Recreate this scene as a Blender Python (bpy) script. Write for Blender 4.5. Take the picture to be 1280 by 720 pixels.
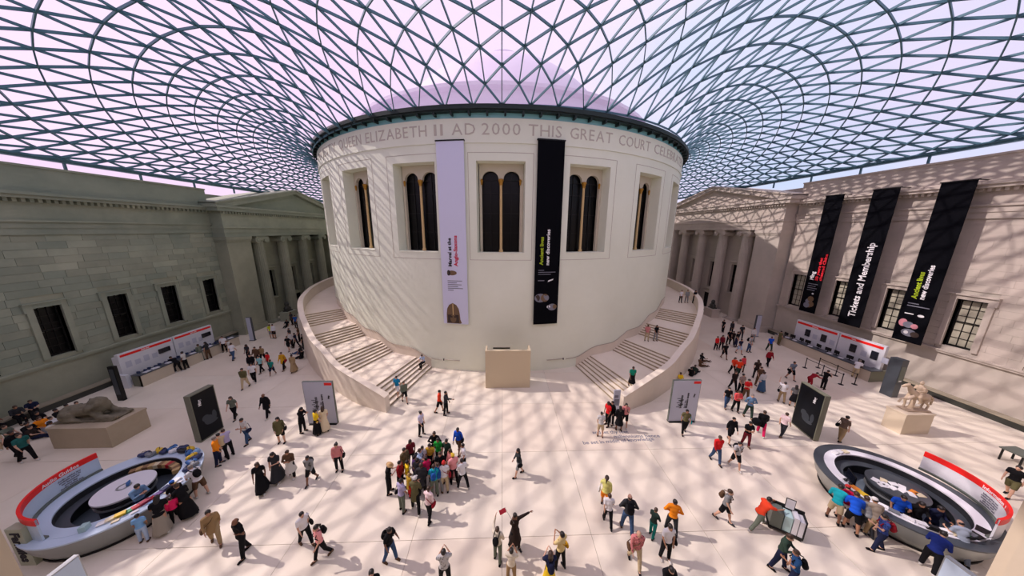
import bpy, math, random
from math import sin, cos, pi, radians, degrees, atan2, hypot, sqrt, exp
from mathutils import Vector, Matrix, noise
for o in list(bpy.data.objects): bpy.data.objects.remove(o)
S = bpy.context.scene
COL = S.collection
random.seed(7)

# ------------------------------------------------------------------ camera
cam_d = bpy.data.cameras.new('camera'); cam = bpy.data.objects.new('camera', cam_d); COL.objects.link(cam)
cam_d.sensor_width = 36.0; cam_d.lens = 338.0/1280*36; cam_d.clip_start = .05; cam_d.clip_end = 600
def _camera_axes():
    f = 338.0
    cy = Vector((-12, 73, -f)).normalized(); dn = Vector((-14, -1565, -f)).normalized()
    z = -dn; z = (z - z.dot(cy)*cy).normalized(); x = cy.cross(z)
    return Matrix((x, cy, z))
cam.matrix_world = Matrix.Translation((0, 0, 12.5)) @ _camera_axes().to_4x4()
S.camera = cam

# ------------------------------------------------------------------ sky, sun, exposure
W = bpy.data.worlds.new('sky'); S.world = W; W.use_nodes = True
nt = W.node_tree; nt.nodes.clear()
def wn(t, **k):
    n = nt.nodes.new(t)
    for a, b in k.items(): setattr(n, a, b)
    return n
wo = wn('ShaderNodeOutputWorld'); wb = wn('ShaderNodeBackground'); tc = wn('ShaderNodeTexCoord')
ns = wn('ShaderNodeTexNoise'); ns.inputs['Scale'].default_value = 1.6; ns.inputs['Detail'].default_value = 4
mp = wn('ShaderNodeMapping'); mp.inputs['Scale'].default_value = (1, 1, 2.2)
sx = wn('ShaderNodeSeparateXYZ'); ma = wn('ShaderNodeMath', operation='MULTIPLY_ADD')
ma.inputs[1].default_value = .42; ma.inputs[2].default_value = .0
ad = wn('ShaderNodeMath', operation='ADD')
cr = wn('ShaderNodeValToRGB')
cr.color_ramp.elements[0].position = .38; cr.color_ramp.elements[0].color = (.93, .715, .96, 1)
cr.color_ramp.elements[1].position = .95; cr.color_ramp.elements[1].color = (.52, .68, .92, 1)
e = cr.color_ramp.elements.new(.66); e.color = (.84, .75, .97, 1)
nt.links.new(tc.outputs['Generated'], mp.inputs['Vector']); nt.links.new(mp.outputs[0], ns.inputs['Vector'])
nt.links.new(tc.outputs['Generated'], sx.inputs[0]); nt.links.new(sx.outputs['X'], ma.inputs[0])
nt.links.new(ma.outputs[0], ad.inputs[0]); nt.links.new(ns.outputs['Fac'], ad.inputs[1])
nt.links.new(ad.outputs[0], cr.inputs[0]); nt.links.new(cr.outputs[0], wb.inputs['Color'])
wb.inputs['Strength'].default_value = 1.02
nt.links.new(wb.outputs[0], wo.inputs['Surface'])
sun_d = bpy.data.lights.new('sun', 'SUN'); sun = bpy.data.objects.new('sun', sun_d); COL.objects.link(sun)
sun_d.energy = 4.3; sun_d.color = (1, .84, .82); sun_d.angle = radians(.8)
SUN_EL, SUN_AZ = radians(44.5), radians(-12)
sun.rotation_euler = Vector((cos(SUN_EL)*cos(SUN_AZ), cos(SUN_EL)*sin(SUN_AZ), -sin(SUN_EL))).to_track_quat('-Z', 'Y').to_euler()
sun.location = (-40, 10, 45)
S.view_settings.view_transform = 'Standard'; S.view_settings.look = 'None'
S.view_settings.exposure = 0.06; S.view_settings.gamma = 1; S.view_settings.use_curve_mapping = False

# ------------------------------------------------------------------ materials
def lin(c):
    return tuple(((v/255+.055)/1.055)**2.4 if v/255 > .04045 else v/255/12.92 for v in c)+(1,)
def mat(name, rgb, rough=.6, metal=0, spec=.5, emit=None, alpha=None):
    m = bpy.data.materials.new(name); m.use_nodes = True
    b = m.node_tree.nodes['Principled BSDF']
    b.inputs['Base Color'].default_value = lin(rgb); b.inputs['Roughness'].default_value = rough
    b.inputs['Metallic'].default_value = metal; b.inputs['Specular IOR Level'].default_value = spec
    if emit: b.inputs['Emission Color'].default_value = lin(rgb); b.inputs['Emission Strength'].default_value = emit
    return m
def stone(name, c1, c2, scale=1.0, rough=.75, vary=.0, tint=None, bump=.15, wash=None):
    """Limestone: two tones mixed by noise, each piece a little lighter or darker, fine relief."""
    m = mat(name, c1, rough, spec=.3); t = m.node_tree; b = t.nodes['Principled BSDF']; L = t.links
    g = t.nodes.new('ShaderNodeNewGeometry'); n1 = t.nodes.new('ShaderNodeTexNoise'); n2 = t.nodes.new('ShaderNodeTexNoise')
    n1.inputs['Scale'].default_value = .35*scale; n1.inputs['Detail'].default_value = 6; n1.inputs['Roughness'].default_value = .65
    n2.inputs['Scale'].default_value = 9*scale; n2.inputs['Detail'].default_value = 5
    L.new(g.outputs['Position'], n1.inputs['Vector']); L.new(g.outputs['Position'], n2.inputs['Vector'])
    r = t.nodes.new('ShaderNodeValToRGB'); r.color_ramp.elements[0].position = .35; r.color_ramp.elements[1].position = .68
    r.color_ramp.elements[0].color = lin(c1); r.color_ramp.elements[1].color = lin(c2)
    L.new(n1.outputs['Fac'], r.inputs[0]); out = r.outputs[0]
    if vary:
        oi = t.nodes.new('ShaderNodeObjectInfo'); a = t.nodes.new('ShaderNodeMath'); a.operation = 'ADD'
        f = t.nodes.new('ShaderNodeMath'); f.operation = 'FRACT'
        L.new(oi.outputs['Random'], a.inputs[0]); L.new(g.outputs['Random Per Island'], a.inputs[1]); L.new(a.outputs[0], f.inputs[0])
        hs = t.nodes.new('ShaderNodeHueSaturation'); mr = t.nodes.new('ShaderNodeMapRange')
        mr.inputs['To Min'].default_value = 1-vary; mr.inputs['To Max'].default_value = 1+vary*.8
        L.new(f.outputs[0], mr.inputs['Value']); L.new(mr.outputs[0], hs.inputs['Value']); L.new(out, hs.inputs['Color']); out = hs.outputs[0]
        if tint:
            mx = t.nodes.new('ShaderNodeMixRGB'); mx.inputs['Color2'].default_value = lin(tint)
            f2 = t.nodes.new('ShaderNodeMath'); f2.operation = 'MULTIPLY'; f2.inputs[1].default_value = 7.31
            f3 = t.nodes.new('ShaderNodeMath'); f3.operation = 'FRACT'; f4 = t.nodes.new('ShaderNodeMath'); f4.operation = 'POWER'; f4.inputs[1].default_value = 2.2
            f5 = t.nodes.new('ShaderNodeMath'); f5.operation = 'MULTIPLY'; f5.inputs[1].default_value = .55
            L.new(f.outputs[0], f2.inputs[0]); L.new(f2.outputs[0], f3.inputs[0]); L.new(f3.outputs[0], f4.inputs[0]); L.new(f4.outputs[0], f5.inputs[0])
            L.new(f5.outputs[0], mx.inputs['Fac']); L.new(out, mx.inputs['Color1']); out = mx.outputs[0]
    L.new(out, b.inputs['Base Color'])
    bp = t.nodes.new('ShaderNodeBump'); bp.inputs['Strength'].default_value = bump; bp.inputs['Distance'].default_value = .02
    L.new(n2.outputs['Fac'], bp.inputs['Height']); L.new(bp.outputs[0], b.inputs['Normal'])
    return m
M = {}
M['wall_left'] = stone('shade_toned_grey_stone', (138, 145, 128), (163, 166, 146), 1, .8, .14, (118, 132, 120))  # same stone as the right wall, its shade mixed into a darker base
M['wall_left_plain'] = stone('shade_toned_grey_stone_plain', (135, 139, 121), (160, 161, 140), .7, .8)  # plain version, likewise darkened for the shaded side
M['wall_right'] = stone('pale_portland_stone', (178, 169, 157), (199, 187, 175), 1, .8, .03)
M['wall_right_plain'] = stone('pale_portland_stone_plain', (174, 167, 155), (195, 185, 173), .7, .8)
M['rotunda'] = stone('cream_limestone_cladding', (227, 231, 211), (235, 239, 220), .5, .7, bump=.04)
M['rotunda_trim'] = stone('cream_limestone_trim', (229, 232, 212), (237, 240, 221), .5, .7, bump=.03)
M['floor'] = stone('pale_limestone_paving', (220, 211, 192), (234, 225, 207), .8, .36, .02, (224, 208, 188), .03)
M['floor_base'] = mat('floor_joint_grout', (128, 118, 108), .8)
M['stair'] = stone('cream_stair_stone', (224, 212, 192), (236, 224, 206), .8, .55, .02)
M['riser'] = mat('shade_toned_riser_stone', (164, 150, 124), .8)  # stair stone darkened: the shade on the risers is put into this colour
M['parapet'] = stone('cream_parapet_stone', (216, 204, 186), (232, 220, 202), .6, .55)
M['letter'] = mat('incised_lettering', (192, 184, 170), .8)
M['line'] = mat('incised_line', (176, 166, 152), .8)
M['steel'] = mat('grey_green_painted_steel', (78, 116, 130), .45, .1)
M['gutter'] = mat('dark_green_gutter_steel', (30, 44, 42), .5, .2)
M['teal_glass'] = mat('teal_glazing_strip', (128, 190, 190), .2, 0, .5)
M['dark_glass'] = mat('dark_window_glass', (8, 8, 9), .3, 0, .25)
M['pale_blind'] = mat('pale_window_blind', (176, 172, 152), .55)
M['dark_frame'] = mat('dark_window_frame', (22, 22, 21), .5, 0, .3)
M['ochre'] = mat('ochre_painted_stone', (206, 176, 122), .6)
M['gilt'] = mat('gilt_capital', (176, 128, 44), .4, .4)
M['cream_reveal'] = mat('cream_window_lining', (202, 194, 172), .7)
M['white'] = mat('white_laminate', (222, 222, 226), .35)
M['bluewhite'] = mat('pale_blue_laminate', (190, 208, 226), .3)
M['panel_white'] = mat('white_display_panel', (214, 216, 222), .4)
M['red'] = mat('signal_red', (232, 26, 20), .5)
M['black'] = mat('black_matt', (14, 14, 16), .5, 0, .3)
M['screen'] = mat('dark_screen', (18, 22, 34), .15)
M['banner_black'] = mat('black_banner_cloth', (7, 8, 14), .8, 0, .08)
M['banner_white'] = mat('lilac_white_banner_cloth', (212, 214, 236), .7)
M['ink_white'] = mat('white_print', (236, 236, 236), .7)
M['ink_black'] = mat('black_print', (30, 30, 36), .7)
M['ink_grey'] = mat('grey_print', (120, 122, 134), .7)
M['ink_red'] = mat('crimson_print', (206, 28, 66), .7)
M['ink_scarlet'] = mat('scarlet_print', (226, 28, 44), .7)
M['ink_lime'] = mat('lime_print', (170, 196, 30), .7)
M['ink_pink'] = mat('pink_print', (196, 130, 140), .7)
M['bronze'] = mat('bronze_print', (112, 88, 62), .6)
M['bronze_dark'] = mat('dark_bronze_print', (52, 38, 32), .6)
M['charcoal'] = mat('charcoal_laminate', (66, 72, 78), .35)
M['darkgrey'] = mat('dark_counter_well', (36, 38, 42), .5)
M['greensteel'] = mat('grey_green_metal', (104, 112, 104), .4, .3)
M['desk_side'] = mat('brushed_desk_side', (152, 156, 152), .3, .35)
M['khaki_side'] = mat('olive_grey_side', (112, 114, 96), .5)
M['navy_poster'] = mat('dark_blue_black_poster', (13, 17, 23), .35, 0, .15)
M['poster_mark'] = mat('faint_poster_print', (48, 56, 64), .5)
M['sign_white'] = mat('pale_grey_sign_face', (188, 192, 206), .4)
M['counter_front'] = mat('beige_counter_front', (196, 184, 164), .5)
M['blockout'] = mat('beige_painted_boarding', (206, 190, 158), .6)
M['lion'] = stone('weathered_brown_grey_marble', (104, 100, 84), (132, 124, 104), 4, .8, bump=.6)
M['marble'] = stone('pale_carved_marble', (186, 166, 140), (206, 188, 164), 4, .6, bump=.3)
M['olive_sign'] = mat('light_olive_sign_face', (168, 172, 148), .5)
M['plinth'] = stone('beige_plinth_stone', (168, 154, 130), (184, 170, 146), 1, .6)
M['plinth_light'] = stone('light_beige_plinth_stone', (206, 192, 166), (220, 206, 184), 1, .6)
M['bench_dark'] = mat('dark_bench_front', (48, 50, 44), .5)
M['bench_top'] = stone('bench_stone', (140, 132, 114), (156, 148, 128), 1, .6)
M['silver'] = mat('brushed_steel', (170, 174, 176), .3, .7)
M['clear'] = mat('clear_acrylic', (170, 200, 200), .1, 0, .5)
M['dome'] = stone('pale_grey_dome', (196, 184, 206), (204, 194, 212), .5, .6)

# roof glass: lightly tinted, fritted with white dots, so part of the light is scattered
m = bpy.data.materials.new('fritted_roof_glass'); m.use_nodes = True; t = m.node_tree; t.nodes.clear()
o_ = t.nodes.new('ShaderNodeOutputMaterial'); tr = t.nodes.new('ShaderNodeBsdfTransparent'); tr.inputs[0].default_value = (.95, .97, .98, 1)
tl = t.nodes.new('ShaderNodeBsdfTranslucent'); tl.inputs[0].default_value = (.92, .84, .94, 1)
gl = t.nodes.new('ShaderNodeBsdfGlossy'); gl.inputs['Roughness'].default_value = .08; gl.inputs[0].default_value = (.9, .95, 1, 1)
m1 = t.nodes.new('ShaderNodeMixShader'); m1.inputs[0].default_value = .14
m2 = t.nodes.new('ShaderNodeMixShader'); m2.inputs[0].default_value = .03
t.links.new(tr.outputs[0], m1.inputs[1]); t.links.new(tl.outputs[0], m1.inputs[2]); t.links.new(m1.outputs[0], m2.inputs[1]); t.links.new(gl.outputs[0], m2.inputs[2])
t.links.new(m2.outputs[0], o_.inputs['Surface']); M['roof_glass'] = m

# ------------------------------------------------------------------ mesh builders
CX, CY, RD = .2, 47.3, 25.1            # rotunda centre and radius
def pol(az, r, z): a = radians(az); return (CX+r*sin(a), CY-r*cos(a), z)
class MB:
    def __init__(s): s.v = []; s.f = []; s.m = []; s.mi = 0
    def add(s, vs, fs):
        k = len(s.v); s.v += [tuple(p) for p in vs]; s.f += [tuple(i+k for i in f) for f in fs]; s.m += [s.mi]*len(fs); return s
    def box(s, x0, x1, y0, y1, z0, z1):
        return s.add([(x, y, z) for x in (x0, x1) for y in (y0, y1) for z in (z0, z1)],
                     [(0, 1, 3, 2), (4, 6, 7, 5), (0, 4, 5, 1), (2, 3, 7, 6), (0, 2, 6, 4), (1, 5, 7, 3)])
    def prism(s, poly, z0, z1):
        n = len(poly)
        a = sum(poly[i][0]*poly[(i+1) % n][1]-poly[(i+1) % n][0]*poly[i][1] for i in range(n))
        if a < 0: poly = poly[::-1]
        return s.add([(x, y, z0) for x, y in poly]+[(x, y, z1) for x, y in poly],
                     [tuple(range(n))[::-1], tuple(range(n, 2*n))]+[(i, (i+1) % n, (i+1) % n+n, i+n) for i in range(n)])
    def xprism(s, poly, x0, x1):        # polygon in (y, z), extruded along x
        n = len(poly)
        a = sum(poly[i][0]*poly[(i+1) % n][1]-poly[(i+1) % n][0]*poly[i][1] for i in range(n))
        if a < 0: poly = poly[::-1]
        if x0 > x1: x0, x1 = x1, x0
        return s.add([(x0, y, z) for y, z in poly]+[(x1, y, z) for y, z in poly],
                     [tuple(range(n))[::-1], tuple(range(n, 2*n))]+[(i, (i+1) % n, (i+1) % n+n, i+n) for i in range(n)])
    def obox(s, c, d, rz=0, tilt=0):     # centre, full size, turn about z, tilt about the long local x
        R = Matrix.Rotation(rz, 3, 'Z') @ Matrix.Rotation(tilt, 3, 'X'); c = Vector(c)
        vs = [c+R @ Vector((x*d[0]/2, y*d[1]/2, z*d[2]/2)) for x in (-1, 1) for y in (-1, 1) for z in (-1, 1)]
        return s.add(vs, [(0, 1, 3, 2), (4, 6, 7, 5), (0, 4, 5, 1), (2, 3, 7, 6), (0, 2, 6, 4), (1, 5, 7, 3)])
    def ring(s, a0, a1, r0, r1, z0, z1, step=2.0, z0b=None, z1b=None):
        """Curved block about the rotunda's axis; z0b/z1b: heights at the a1 end; r0, r1 may be functions of az."""
        n = max(1, int(math.ceil(abs(a1-a0)/step))); vs = []; fs = []
        f0 = r0 if callable(r0) else (lambda a: r0); f1 = r1 if callable(r1) else (lambda a: r1)
        for i in range(n+1):
            t = i/n; a = a0+(a1-a0)*t
            b = z0+((z0b if z0b is not None else z0)-z0)*t; u = z1+((z1b if z1b is not None else z1)-z1)*t
            vs += [pol(a, f0(a), b), pol(a, f1(a), b), pol(a, f1(a), u), pol(a, f0(a), u)]
        for i in range(n):
            k = 4*i
            for j in range(4): fs.append((k+j, k+4+j, k+4+(j+1) % 4, k+(j+1) % 4))
        fs += [(0, 1, 2, 3), (4*n+3, 4*n+2, 4*n+1, 4*n)]
        if a1 < a0: fs = [f[::-1] for f in fs]
        return s.add(vs, fs)
    def circ(s, c, r0, r1, z0, z1, a0=0, a1=360, n=48, slope=0):
        """Annular block about (cx, cy); angles in degrees from +x."""
        vs = []; fs = []; full = abs(a1-a0) >= 359.9
        for i in range(n+1):
            a = radians(a0+(a1-a0)*i/n)
            for r, z in ((r0, z0), (r1, z0+slope*0), (r1, z1), (r0, z1)): vs.append((c[0]+r*cos(a), c[1]+r*sin(a), z))
        for i in range(n):
            k = 4*i
            for j in range(4): fs.append((k+j, k+(j+1) % 4, k+4+(j+1) % 4, k+4+j))
        if not full: fs += [(3, 2, 1, 0), (4*n, 4*n+1, 4*n+2, 4*n+3)]
        return s.add(vs, fs)
    def lathe(s, c, prof, n=32):
        vs = [(c[0]+r*cos(2*pi*i/n), c[1]+r*sin(2*pi*i/n), c[2]+z) for r, z in prof for i in range(n)]; fs = []
        for k in range(len(prof)-1):
            for i in range(n): fs.append((k*n+i, k*n+(i+1) % n, (k+1)*n+(i+1) % n, (k+1)*n+i))
        fs += [tuple(range(n))[::-1], tuple(range((len(prof)-1)*n, len(prof)*n))]
        return s.add(vs, fs)
    def tube(s, pts, rad, n=8, flat=1.0):
        pts = [Vector(p) for p in pts]; rad = rad if isinstance(rad, (list, tuple)) else [rad]*len(pts)
        vs = []; fs = []; ref = None
        for i, p in enumerate(pts):
            d = (pts[min(i+1, len(pts)-1)]-pts[max(i-1, 0)]).normalized()
            if ref is None:
                ref = Vector((1, 0, 0)) if abs(d.x) < .8 else Vector((0, 1, 0))
            u = (ref-d*ref.dot(d)).normalized(); w = d.cross(u); ref = u
            for k in range(n): vs.append(p+(u*cos(2*pi*k/n)+w*sin(2*pi*k/n)*flat)*rad[i])
        for i in range(len(pts)-1):
            for k in range(n): fs.append((i*n+k, i*n+(k+1) % n, (i+1)*n+(k+1) % n, (i+1)*n+k))
        fs += [tuple(range(n))[::-1], tuple(range((len(pts)-1)*n, len(pts)*n))]
        return s.add(vs, fs)
    def ball(s, c, r, n=12, R=None):
        r = r if isinstance(r, (list, tuple)) else (r, r, r); c = Vector(c); vs = []; fs = []; m_ = n//2+1
        R = R or Matrix.Identity(3)
        for j in range(1, m_):
            t = pi*j/m_
            for i in range(n): vs.append(c+R @ Vector((r[0]*sin(t)*cos(2*pi*i/n), r[1]*sin(t)*sin(2*pi*i/n), r[2]*cos(t))))
        a = len(vs); vs += [c+R @ Vector((0, 0, r[2])), c+R @ Vector((0, 0, -r[2]))]
        for j in range(m_-2):
            for i in range(n): fs.append((j*n+i, (j+1)*n+i, (j+1)*n+(i+1) % n, j*n+(i+1) % n))
        for i in range(n): fs.append((a, i, (i+1) % n)); fs.append((a+1, (m_-2)*n+(i+1) % n, (m_-2)*n+i))
        return s.add(vs, fs)
    def mesh(s, name, smooth=False, mats=()):
        me = bpy.data.meshes.new(name); me.from_pydata([tuple(v) for v in s.v], [], s.f); me.update()
        for x in mats: me.materials.append(x)
        if any(s.m): me.polygons.foreach_set('material_index', s.m)
        if smooth:
            me.polygons.foreach_set('use_smooth', [True]*len(me.polygons))
            if smooth != 'all':
                try: me.set_sharp_from_angle(angle=radians(40))
                except Exception: pass
        return me
    def build(s, name, m, parent=None, smooth=False, **props):
        ms = m if isinstance(m, (list, tuple)) else [m]
        return link(name, s.mesh(name, smooth, [M[x] if isinstance(x, str) else x for x in ms]), parent, **props)
def link(name, data, parent=None, **props):
    o = bpy.data.objects.new(name, data); COL.objects.link(o)
    if parent is not None: o.parent = parent
    for k, v in props.items(): o[k] = v
    return o
def empty(name, loc=(0, 0, 0), rz=0, parent=None, **props):
    o = link(name, None, parent, **props); o.location = loc; o.rotation_euler = (0, 0, rz); o.empty_display_size = .3; return o
TS = bpy.data.scenes.new('workshop')     # a side scene in which meshes are evaluated, removed at the end
def evaluated(o):
    TS.collection.objects.link(o); 
    with bpy.context.temp_override(scene=TS, view_layer=TS.view_layers[0]):
        dg = bpy.context.evaluated_depsgraph_get(); return bpy.data.meshes.new_from_object(o.evaluated_get(dg))
def remesh(me, vox, smooth=2):
    """Union overlapping closed shapes of a mesh into one continuous skin."""
    o = bpy.data.objects.new('tmp', me)
    r = o.modifiers.new('r', 'REMESH'); r.mode = 'VOXEL'; r.voxel_size = vox; r.use_smooth_shade = True
    if smooth: q = o.modifiers.new('s', 'SMOOTH'); q.iterations = smooth; q.factor = .5
    n = evaluated(o)
    n.materials.clear()
    for x in me.materials: n.materials.append(x)
    bpy.data.objects.remove(o); return n
_tcache = {}
def text_mesh(s, size, depth=.008, bold=0.0, res=2):
    """Letters as a mesh lying in the XY plane, left aligned at the origin."""
    k = (s, size, depth, bold)
    if k not in _tcache:
        c = bpy.data.curves.new('t', 'FONT'); c.body = s; c.size = size; c.extrude = depth; c.offset = bold; c.resolution_u = res
        o = bpy.data.objects.new('t', c)
        me = evaluated(o); bpy.data.objects.remove(o); me.name = 'lettering'; _tcache[k] = me
    return _tcache[k]
def text_w(me): xs = [v.co.x for v in me.vertices]; return (min(xs), max(xs)) if xs else (0, 0)
def place_text(name, s, size, m, origin, xdir, ydir, parent=None, width=None, **kw):
    """Flat lettering: origin is its lower left corner, xdir the reading direction, ydir up."""
    me = text_mesh(s, size, **kw).copy(); x = Vector(xdir).normalized(); y = Vector(ydir).normalized(); z = x.cross(y)
    a, b = text_w(me); k = (width/(b-a)) if width else 1.0
    me.transform(Matrix(((x.x*k, y.x, z.x, origin[0]), (x.y*k, y.y, z.y, origin[1]), (x.z*k, y.z, z.z, origin[2]), (0, 0, 0, 1))))
    me.materials.clear(); me.materials.append(M[m] if isinstance(m, str) else m)
    return link(name, me, parent)

# ================================================================== THE SETTING
# ---- floor: base of grout and large paving fields with open joints
b = MB(); b.box(-36, 38, -4, 99, -.3, -.03); floor = b.build('floor', 'floor_base', kind='structure')
xs = [-36, -32.2, -27.9, -23.05, -18.2, -13.35, -8.5, -3.7, 0.0, 3.75, 8.6, 13.6, 18.45, 23.3, 28.15, 33.0, 38]
ys = [-4, 0, 4.4, 8.8, 13.2, 17.6, 22, 26.4, 30.8, 35.2, 39.6, 48.4, 62, 80, 99]
for i in range(len(xs)-1):
    for j in range(len(ys)-1):
        b = MB(); b.box(xs[i]+.007, xs[i+1]-.007, ys[j]+.007, ys[j+1]-.007, -.03, 0); b.build('floor_slab', 'floor', floor)

class Side:
    """One long side of the court. q is the distance into the room from the wall's face."""
    def __init__(s, X0, d): s.X0 = X0; s.d = d
    def x(s, q): return s.X0+s.d*q
    def bx(s, mb, q0, q1, y0, y1, z0, z1):
        a, b = sorted((s.x(q0), s.x(q1))); return mb.box(a, b, y0, y1, z0, z1)
    def xp(s, mb, poly, q0, q1): return mb.xprism(poly, s.x(q0), s.x(q1))
_win_no = [0]
def side_window(sd, yc, w, z0, z1, wall, wmat, glass, q=-.38):
    _win_no[0] += 1
    W_ = empty('window_%d' % _win_no[0], (0, 0, 0), kind='structure', label=('dark tall sash window in the grey stone wall' if sd.d > 0 else 'tall dark framed sash window with pale blinds in the lit stone wall'))
    y0, y1 = yc-w/2, yc+w/2
    f = MB(); t = .07                                       # outer frame and meeting rail
    sd.bx(f, q-.06, q+.08, y0, y0+t, z0, z1); sd.bx(f, q-.06, q+.08, y1-t, y1, z0, z1)
    sd.bx(f, q-.06, q+.08, y0, y1, z0, z0+t+.05); sd.bx(f, q-.06, q+.08, y0, y1, z1-t, z1)
    zm = (z0+z1)/2+.1; sd.bx(f, q-.06, q+.1, y0, y1, zm-.04, zm+.04); f.build('window_frame', 'dark_frame', W_)
    nc, nr = 3, 6; gw = (w-2*t)/nc; gh = (z1-z0-.26)/nr
    mt = MB()
    for i in range(1, nc): sd.bx(mt, q-.03, q+.05, y0+t+gw*i-.018, y0+t+gw*i+.018, z0+.1, z1-t)
    for j in range(1, nr):
        if j != 3: sd.bx(mt, q-.03, q+.05, y0+t, y1-t, z0+.12+gh*j-.018, z0+.12+gh*j+.018)
    mt.build('glazing_bar', 'dark_frame', W_)
    pm = None
    for i in range(nc):
        for j in range(nr):
            if pm is None:
                p = MB(); p.box(-.012, .012, -gw/2+.016, gw/2-.016, -gh/2+.016, gh/2-.016); pm = p.mesh('pane', False, [M[glass]])
            o = link('pane', pm, W_); o.location = (sd.x(q), y0+t+gw*(i+.5), z0+.12+gh*(j+.5))
    a = MB(); s_ = .3                                       # stone surround with ears and sill
    sd.bx(a, -.35, .1, y0-s_, y0, z0-.05, z1+s_); sd.bx(a, -.35, .1, y1, y1+s_, z0-.05, z1+s_)
    sd.bx(a, -.35, .1, y0, y1, z1, z1+s_); sd.bx(a, 0, .13, y0-s_-.1, y0-s_+.02, z1-.25, z1+s_+.04); sd.bx(a, 0, .13, y1+s_-.02, y1+s_+.1, z1-.25, z1+s_+.04)
    sd.bx(a, -.1, .2, y0-s_-.12, y1+s_+.12, z1+s_, z1+s_+.1)
    a.build('stone_surround', wmat, W_)
    return (y0-s_, y1+s_)
def ashlar(sd, wall, wmat, Y0, Y1, z0, z1, wins, wz0, wz1, ch=.52, bl=1.5):
    """Courses of separate stone blocks with open joints, cut round the windows."""
    rnd = random.Random(int(Y0*10)+7); z = z0; k = 0; count = 0
    while z < z1-.1:
        h = min(ch, z1-z); y = Y0-rnd.random()*.9; zz0, zz1 = z, z+h
        cuts = [(a, c) for a, c in wins if zz1 > wz0 and zz0 < wz1]
        while y < Y1:
            l = bl*(.65+.7*rnd.random()); a0, a1 = max(y, Y0), min(y+l, Y1); y += l
            segs = [(a0, a1)]
            for c0, c1 in cuts:
                n = []
                for u0, u1 in segs:
                    if u1 <= c0 or u0 >= c1: n.append((u0, u1)); continue
                    if u0 < c0: n.append((u0, c0))
                    if u1 > c1: n.append((c1, u1))
                segs = n
            for u0, u1 in segs:
                if u1-u0 < .12: continue
                gp_ = .008 if sd.d > 0 else .004; mb = MB(); sd.bx(mb, -.05, .0+rnd.uniform(-.006, .008)*(1 if sd.d > 0 else .4), u0+gp_, u1-gp_, zz0+gp_, zz1-gp_)
                mb.build('stone_block', wmat, wall); count += 1
        z += h; k += 1
    return count
def long_wall(name, sd, wmat, pmat, wins, ww, wz, sill, arch, dent, ptop, beam, glass, Yp0, Yp1):
    b = MB(); Y0, Y1 = -4, 99; z0, z1 = wz
    def face(y0, y1, a, c): sd.bx(b, -.7, -.05, y0, y1, a, c)
    face(Y0, Yp0, 0, z0); face(Y0, Yp0, z1, ptop); face(Yp1, Y1, 0, ptop)
    edges = [Y0]+[v for c in wins for v in (c-ww/2, c+ww/2)]+[Yp0]
    for i in range(0, len(edges), 2): face(edges[i], edges[i+1], z0, z1)
    sd.bx(b, -.75, -.6, Y0, Yp0, z0-.2, z1+.2)              # closes the reveals behind the sashes
    for a, c in ((Y0, 12), (Yp1, Y1)): sd.bx(b, -.05, 0, a, c, 0, arch)
    sd.bx(b, -.05, 0, 12, Yp0, 0, sill)
    wall = b.build(name, pmat, kind='structure')
    iv = [side_window(sd, c, ww, z0, z1, wall, wmat, glass) for c in wins]
    ashlar(sd, wall, wmat, 12, Yp0, sill+.14, arch, iv, z0-.05, z1+.42)
    e = MB()
    sd.bx(e, 0, .16, Y0, Yp0, sill-.12, sill+.02); sd.bx(e, 0, .22, Y0, Yp0, sill+.02, sill+.14); e.build('sill_course', wmat, wall)
    e = MB()                                                # entablature
    for y0, y1 in ((Y0, Yp0), (Yp1, Y1)):
        sd.bx(e, -.3, .10, y0, y1, arch, arch+.45); sd.bx(e, -.3, .15, y0, y1, arch+.45, arch+.85); sd.bx(e, -.3, .26, y0, y1, arch+.85, arch+1.0)
        sd.bx(e, -.3, .08, y0, y1, arch+1.0, dent-.28)
    e.build('architrave_and_frieze', wmat, wall)
    e = MB()
    for y0, y1 in ((Y0, Yp0), (Yp1, Y1)):
        sd.bx(e, -.3, .16, y0, y1, dent-.28, dent-.05); sd.bx(e, -.3, .62, y0, y1, dent-.05, dent+.17); sd.bx(e, -.3, .74, y0, y1, dent+.17, dent+.36)
        sd.bx(e, -.3, .3, y0, y1, dent+.36, dent+.52)
    e.build('cornice', wmat, wall)
    e = MB(); y = Y0+.1
    while y < Yp0-.2: sd.bx(e, .16, .4, y, y+.17, dent-.28, dent-.05); y += .34
    e.build('dentils', wmat, wall, kind='stuff')
    e = MB()
    for y0, y1 in ((Y0, Yp0), (Yp1, Y1)): sd.bx(e, -.5, .12, y0, y1, dent+.52, ptop-.14); sd.bx(e, -.55, .22, y0, y1, ptop-.14, ptop)
    e.build('parapet', wmat, wall)
    # steel edge beam that carries the glass roof
    e = MB(); sd.bx(e, -.35, .0, Y0, Y1, beam-.16, beam+.14); sd.bx(e, -.2, .12, Y0, Y1, beam-.02, beam+.06); eb = e.build('trim_%d' % (1 if sd.d > 0 else 2), 'steel', kind='structure', label='grey green steel edge beam of the glass roof')
    y = 1.0
    while y < 98: c = MB(); sd.bx(c, -.22, -.1, y, y+.12, ptop, beam-.14); c.build('beam_post', 'steel', eb); y += 4.25
    # bench along the foot of the wall
    e = MB(); sd.bx(e, 0, .62, Y0, Yp0, .42, .5); bt = e.build('baseboard_'+('left' if sd.d > 0 else 'right'), 'bench_top', kind='structure')
    e = MB(); sd.bx(e, 0, .56, Y0, Yp0, 0, .42); e.build('bench_front', 'bench_dark', bt)
    return wall
LS = Side(-31.8, 1); RS = Side(34.2, -1)
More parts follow.
